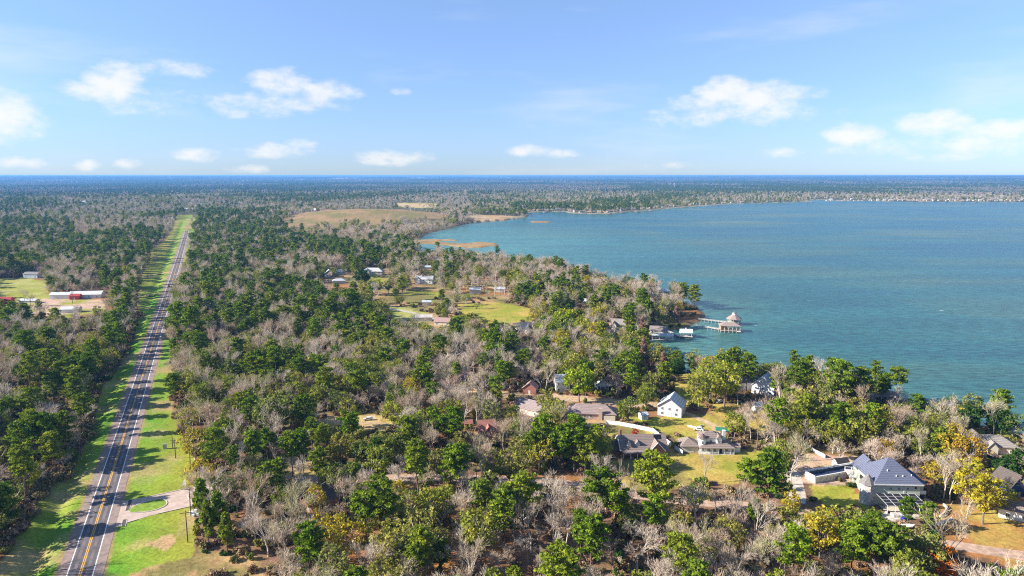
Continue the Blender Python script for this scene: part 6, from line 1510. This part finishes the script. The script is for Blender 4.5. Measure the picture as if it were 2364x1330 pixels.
for ki, (k, nm, lb) in enumerate([('pine', 'pine_wood', 'dark green pine crowns massed through the woods on both sides of the highway'), ('bare', 'bare_wood', 'grey leafless winter trees filling the woods around the lake'), ('oak', 'olive_wood', 'olive green half-leaved trees mixed through the woods'), ('yellow', 'yellow_wood', 'scattered yellow trees glowing in the distant woods')]):
    m = (~single) & (akind == ki); nv = len(PROTO[k])
    gn_stuff(nm, [SRC[(k, v)] for v in range(nv)], ax[m], ay[m], az_[m] - .1, asc[m], arot[m], avar[m], lb, 'wood')
print('trees', len(ax), 'single', single.sum(), [(k, int(((akind == i) & ~single).sum())) for i, k in enumerate(KN)])

# ------------------------------------------------------------------ undergrowth
def bushes():
    x, y = candidates(150, 700, lambda d: 4.1); sd = lake_sd(x, y); px, py, zd = project(x, y, 1.5)
    dens = .7 * np.ones(len(x))
    for poly in (VERGE_L, VERGE_R): dens[inpoly(x, y, poly)] = 0
    for (nm, poly, c1, c2, dn, wob) in COV: dens[inpoly(x, y, poly)] = min(.4, dn * .35) if nm != 'scrub' else .25
    for (nm, P, w, c) in STR: dens[segdist(x, y, P, False) < w / 2 + 1] = 0
    for (a, b, r) in YARDS: dens[(x - a) ** 2 + (y - b) ** 2 < (r * .8) ** 2] = 0
    out = gpoly([(266, 1225), (270, 1155), (458, 1118), (520, 1108), (520, 1165), (457, 1172), (317, 1205)]); dens[inpoly(x, y, out)] = 0
    dens[np.abs(road_off(x, y)) < 10] = 0; dens[sd < 2] = 0
    # brush along the left edge of the verge
    dl = segdist(x, y, VERGE_L); edge = (dl < 6) & ~inpoly(x, y, VERGE_L) & (road_off(x, y) < -14); dens[edge] = .95
    k = rng.rand(len(x)) < dens
    x, y, px, py, edge = x[k], y[k], px[k], py[k], edge[k]
    s = .6 + .9 * rng.rand(len(x)) + edge * .6; v = rng.choice(4, len(x), p=[.42, .33, .15, .10]); r = rng.rand(len(x)) * 6.28; z = np.full(len(x), 1.45)
    ok = (px > 0) & (px < W) & (py < H) & (py > 500)
    idx = np.where(ok)[0]; idx = idx[np.argsort(-(s[idx] / np.hypot(x[idx], y[idx])))][:240]
    one = np.zeros(len(x), bool); one[idx] = True; src = {}
    BW = ['twiggy brown', 'low spreading brown', 'olive', 'dark green']
    bt = ordinals([(px[i], BW[v[i]] + ' bush', zone(px[i], py[i])) for i in idx])
    for i, tx_ in zip(idx, bt):
        o = bpy.data.objects.new('bush', BUSH[v[i]]); COL.objects.link(o); o.location = (x[i], y[i], z[i]); o.rotation_euler = (0, 0, r[i]); o.scale = (s[i],) * 3
        zn = zone(px[i], py[i]); tag(o, tx_, 'bush', 'bushes ' + zn); src.setdefault(int(v[i]), o)
    m = ~one
    gn_stuff('underbrush', [(src[q],) for q in range(4)], x[m], y[m], z[m], s[m], r[m], v[m], 'tangled brown and olive underbrush below the bare trees', 'underbrush')
bushes()

# ------------------------------------------------------------------ distant forest: low crowns, one mesh
def distant_forest():
    X, Y = candidates(5200, 30000, lambda d: 18 + (d - 5200) * .0085)
    k = np.abs(np.arctan2(X, Y)) < R(44); X, Y = X[k], Y[k]
    sd = lake_sd(X, Y); st = fnoise(X, Y * .55, 900, 33)
    k = (sd > 20) & (rng.rand(len(X)) < np.where(st > .60, .25, 1)); X, Y, sd, st = X[k], Y[k], sd[k], st[k]
    Z = terrain(X, Y, sd); n = len(X); d = np.hypot(X, Y)
    w = (8.5 + 5 * rng.rand(n)) * (1 + (d - 5200) / 9000); h = (14 + 8 * rng.rand(n)) * (1 + (d - 5200) / 40000)
    ns = 5; a = np.arange(ns) * 2 * math.pi / ns; rr = rng.rand(n, 1) * 6.28
    def ring(zf, rf):
        j = 1 + .3 * (rng.rand(n, ns) - .5)
        return np.stack([X[:, None] + np.cos(a + rr) * w[:, None] * rf * j, Y[:, None] + np.sin(a + rr) * w[:, None] * rf * j, np.repeat((Z + h * zf)[:, None], ns, 1) + (rng.rand(n, ns) - .5) * 2], -1)
    V = np.concatenate([ring(.15, .8), ring(.62, 1.0), np.stack([X, Y, Z + h], -1)[:, None]], 1).reshape(-1, 3)
    f = []
    for i in range(ns):
        j = (i + 1) % ns; f += [(i, j, ns + j), (i, ns + j, ns + i), (ns + i, ns + j, 2 * ns)]
    f = np.array(f); F = (np.arange(n)[:, None, None] * (2 * ns + 1) + f[None]).reshape(-1, 3)
    pal = np.array([(.034, .058, .022), (.042, .066, .024), (.13, .12, .10), (.07, .09, .045)])
    pn = fnoise(X, Y * .4, 900, 61); r = rng.rand(n)
    kk = np.where(r < np.clip((pn - .38) * 8, .08, .95), rng.randint(0, 2, n), np.where(rng.rand(n) < .35, 3, 2))
    kk = np.where(st > .6, np.where(rng.rand(n) < .8, 2, 3), kk)
    c = pal[kk] * (.85 + .3 * rng.rand(n, 1))
    me = np_mesh('distant_forest', V, F)
    at = me.attributes.new('leaf', 'FLOAT_COLOR', 'POINT'); rgba = np.ones((n, 2 * ns + 1, 4), np.float32); rgba[:, :, :3] = c[:, None]; at.data.foreach_set('color', rgba.ravel())
    m, nt, b = nodes_mat('distant_crowns', .95, .05); q = nt.nodes.new('ShaderNodeAttribute'); q.attribute_name = 'leaf'; nt.links.new(q.outputs['Color'], b.inputs['Base Color']); me.materials.append(m)
    tag(link_mesh('distant_forest', me), 'bluish forest stretching unbroken to the horizon', 'forest', kind='stuff'); print('distant', n)
distant_forest()

# ------------------------------------------------------------------ air
def haze():
    mb = MB().box(-61000, 61000, -400, 61500, -3.0, 127.0)
    m = bpy.data.materials.new('haze_air'); m.use_nodes = True; nt = m.node_tree; nt.nodes.clear()
    o = nt.nodes.new('ShaderNodeOutputMaterial'); v = nt.nodes.new('ShaderNodeVolumePrincipled')
    v.inputs['Color'].default_value = HAZE_COL; v.inputs['Density'].default_value = HAZE_D; v.inputs['Anisotropy'].default_value = 0.1
    nt.links.new(v.outputs[0], o.inputs['Volume'])
    tag(mb.build('haze', m), kind='stuff')
HAZE_D = 5.3e-5; HAZE_COL = (.20, .50, 1.0, 1)
haze()
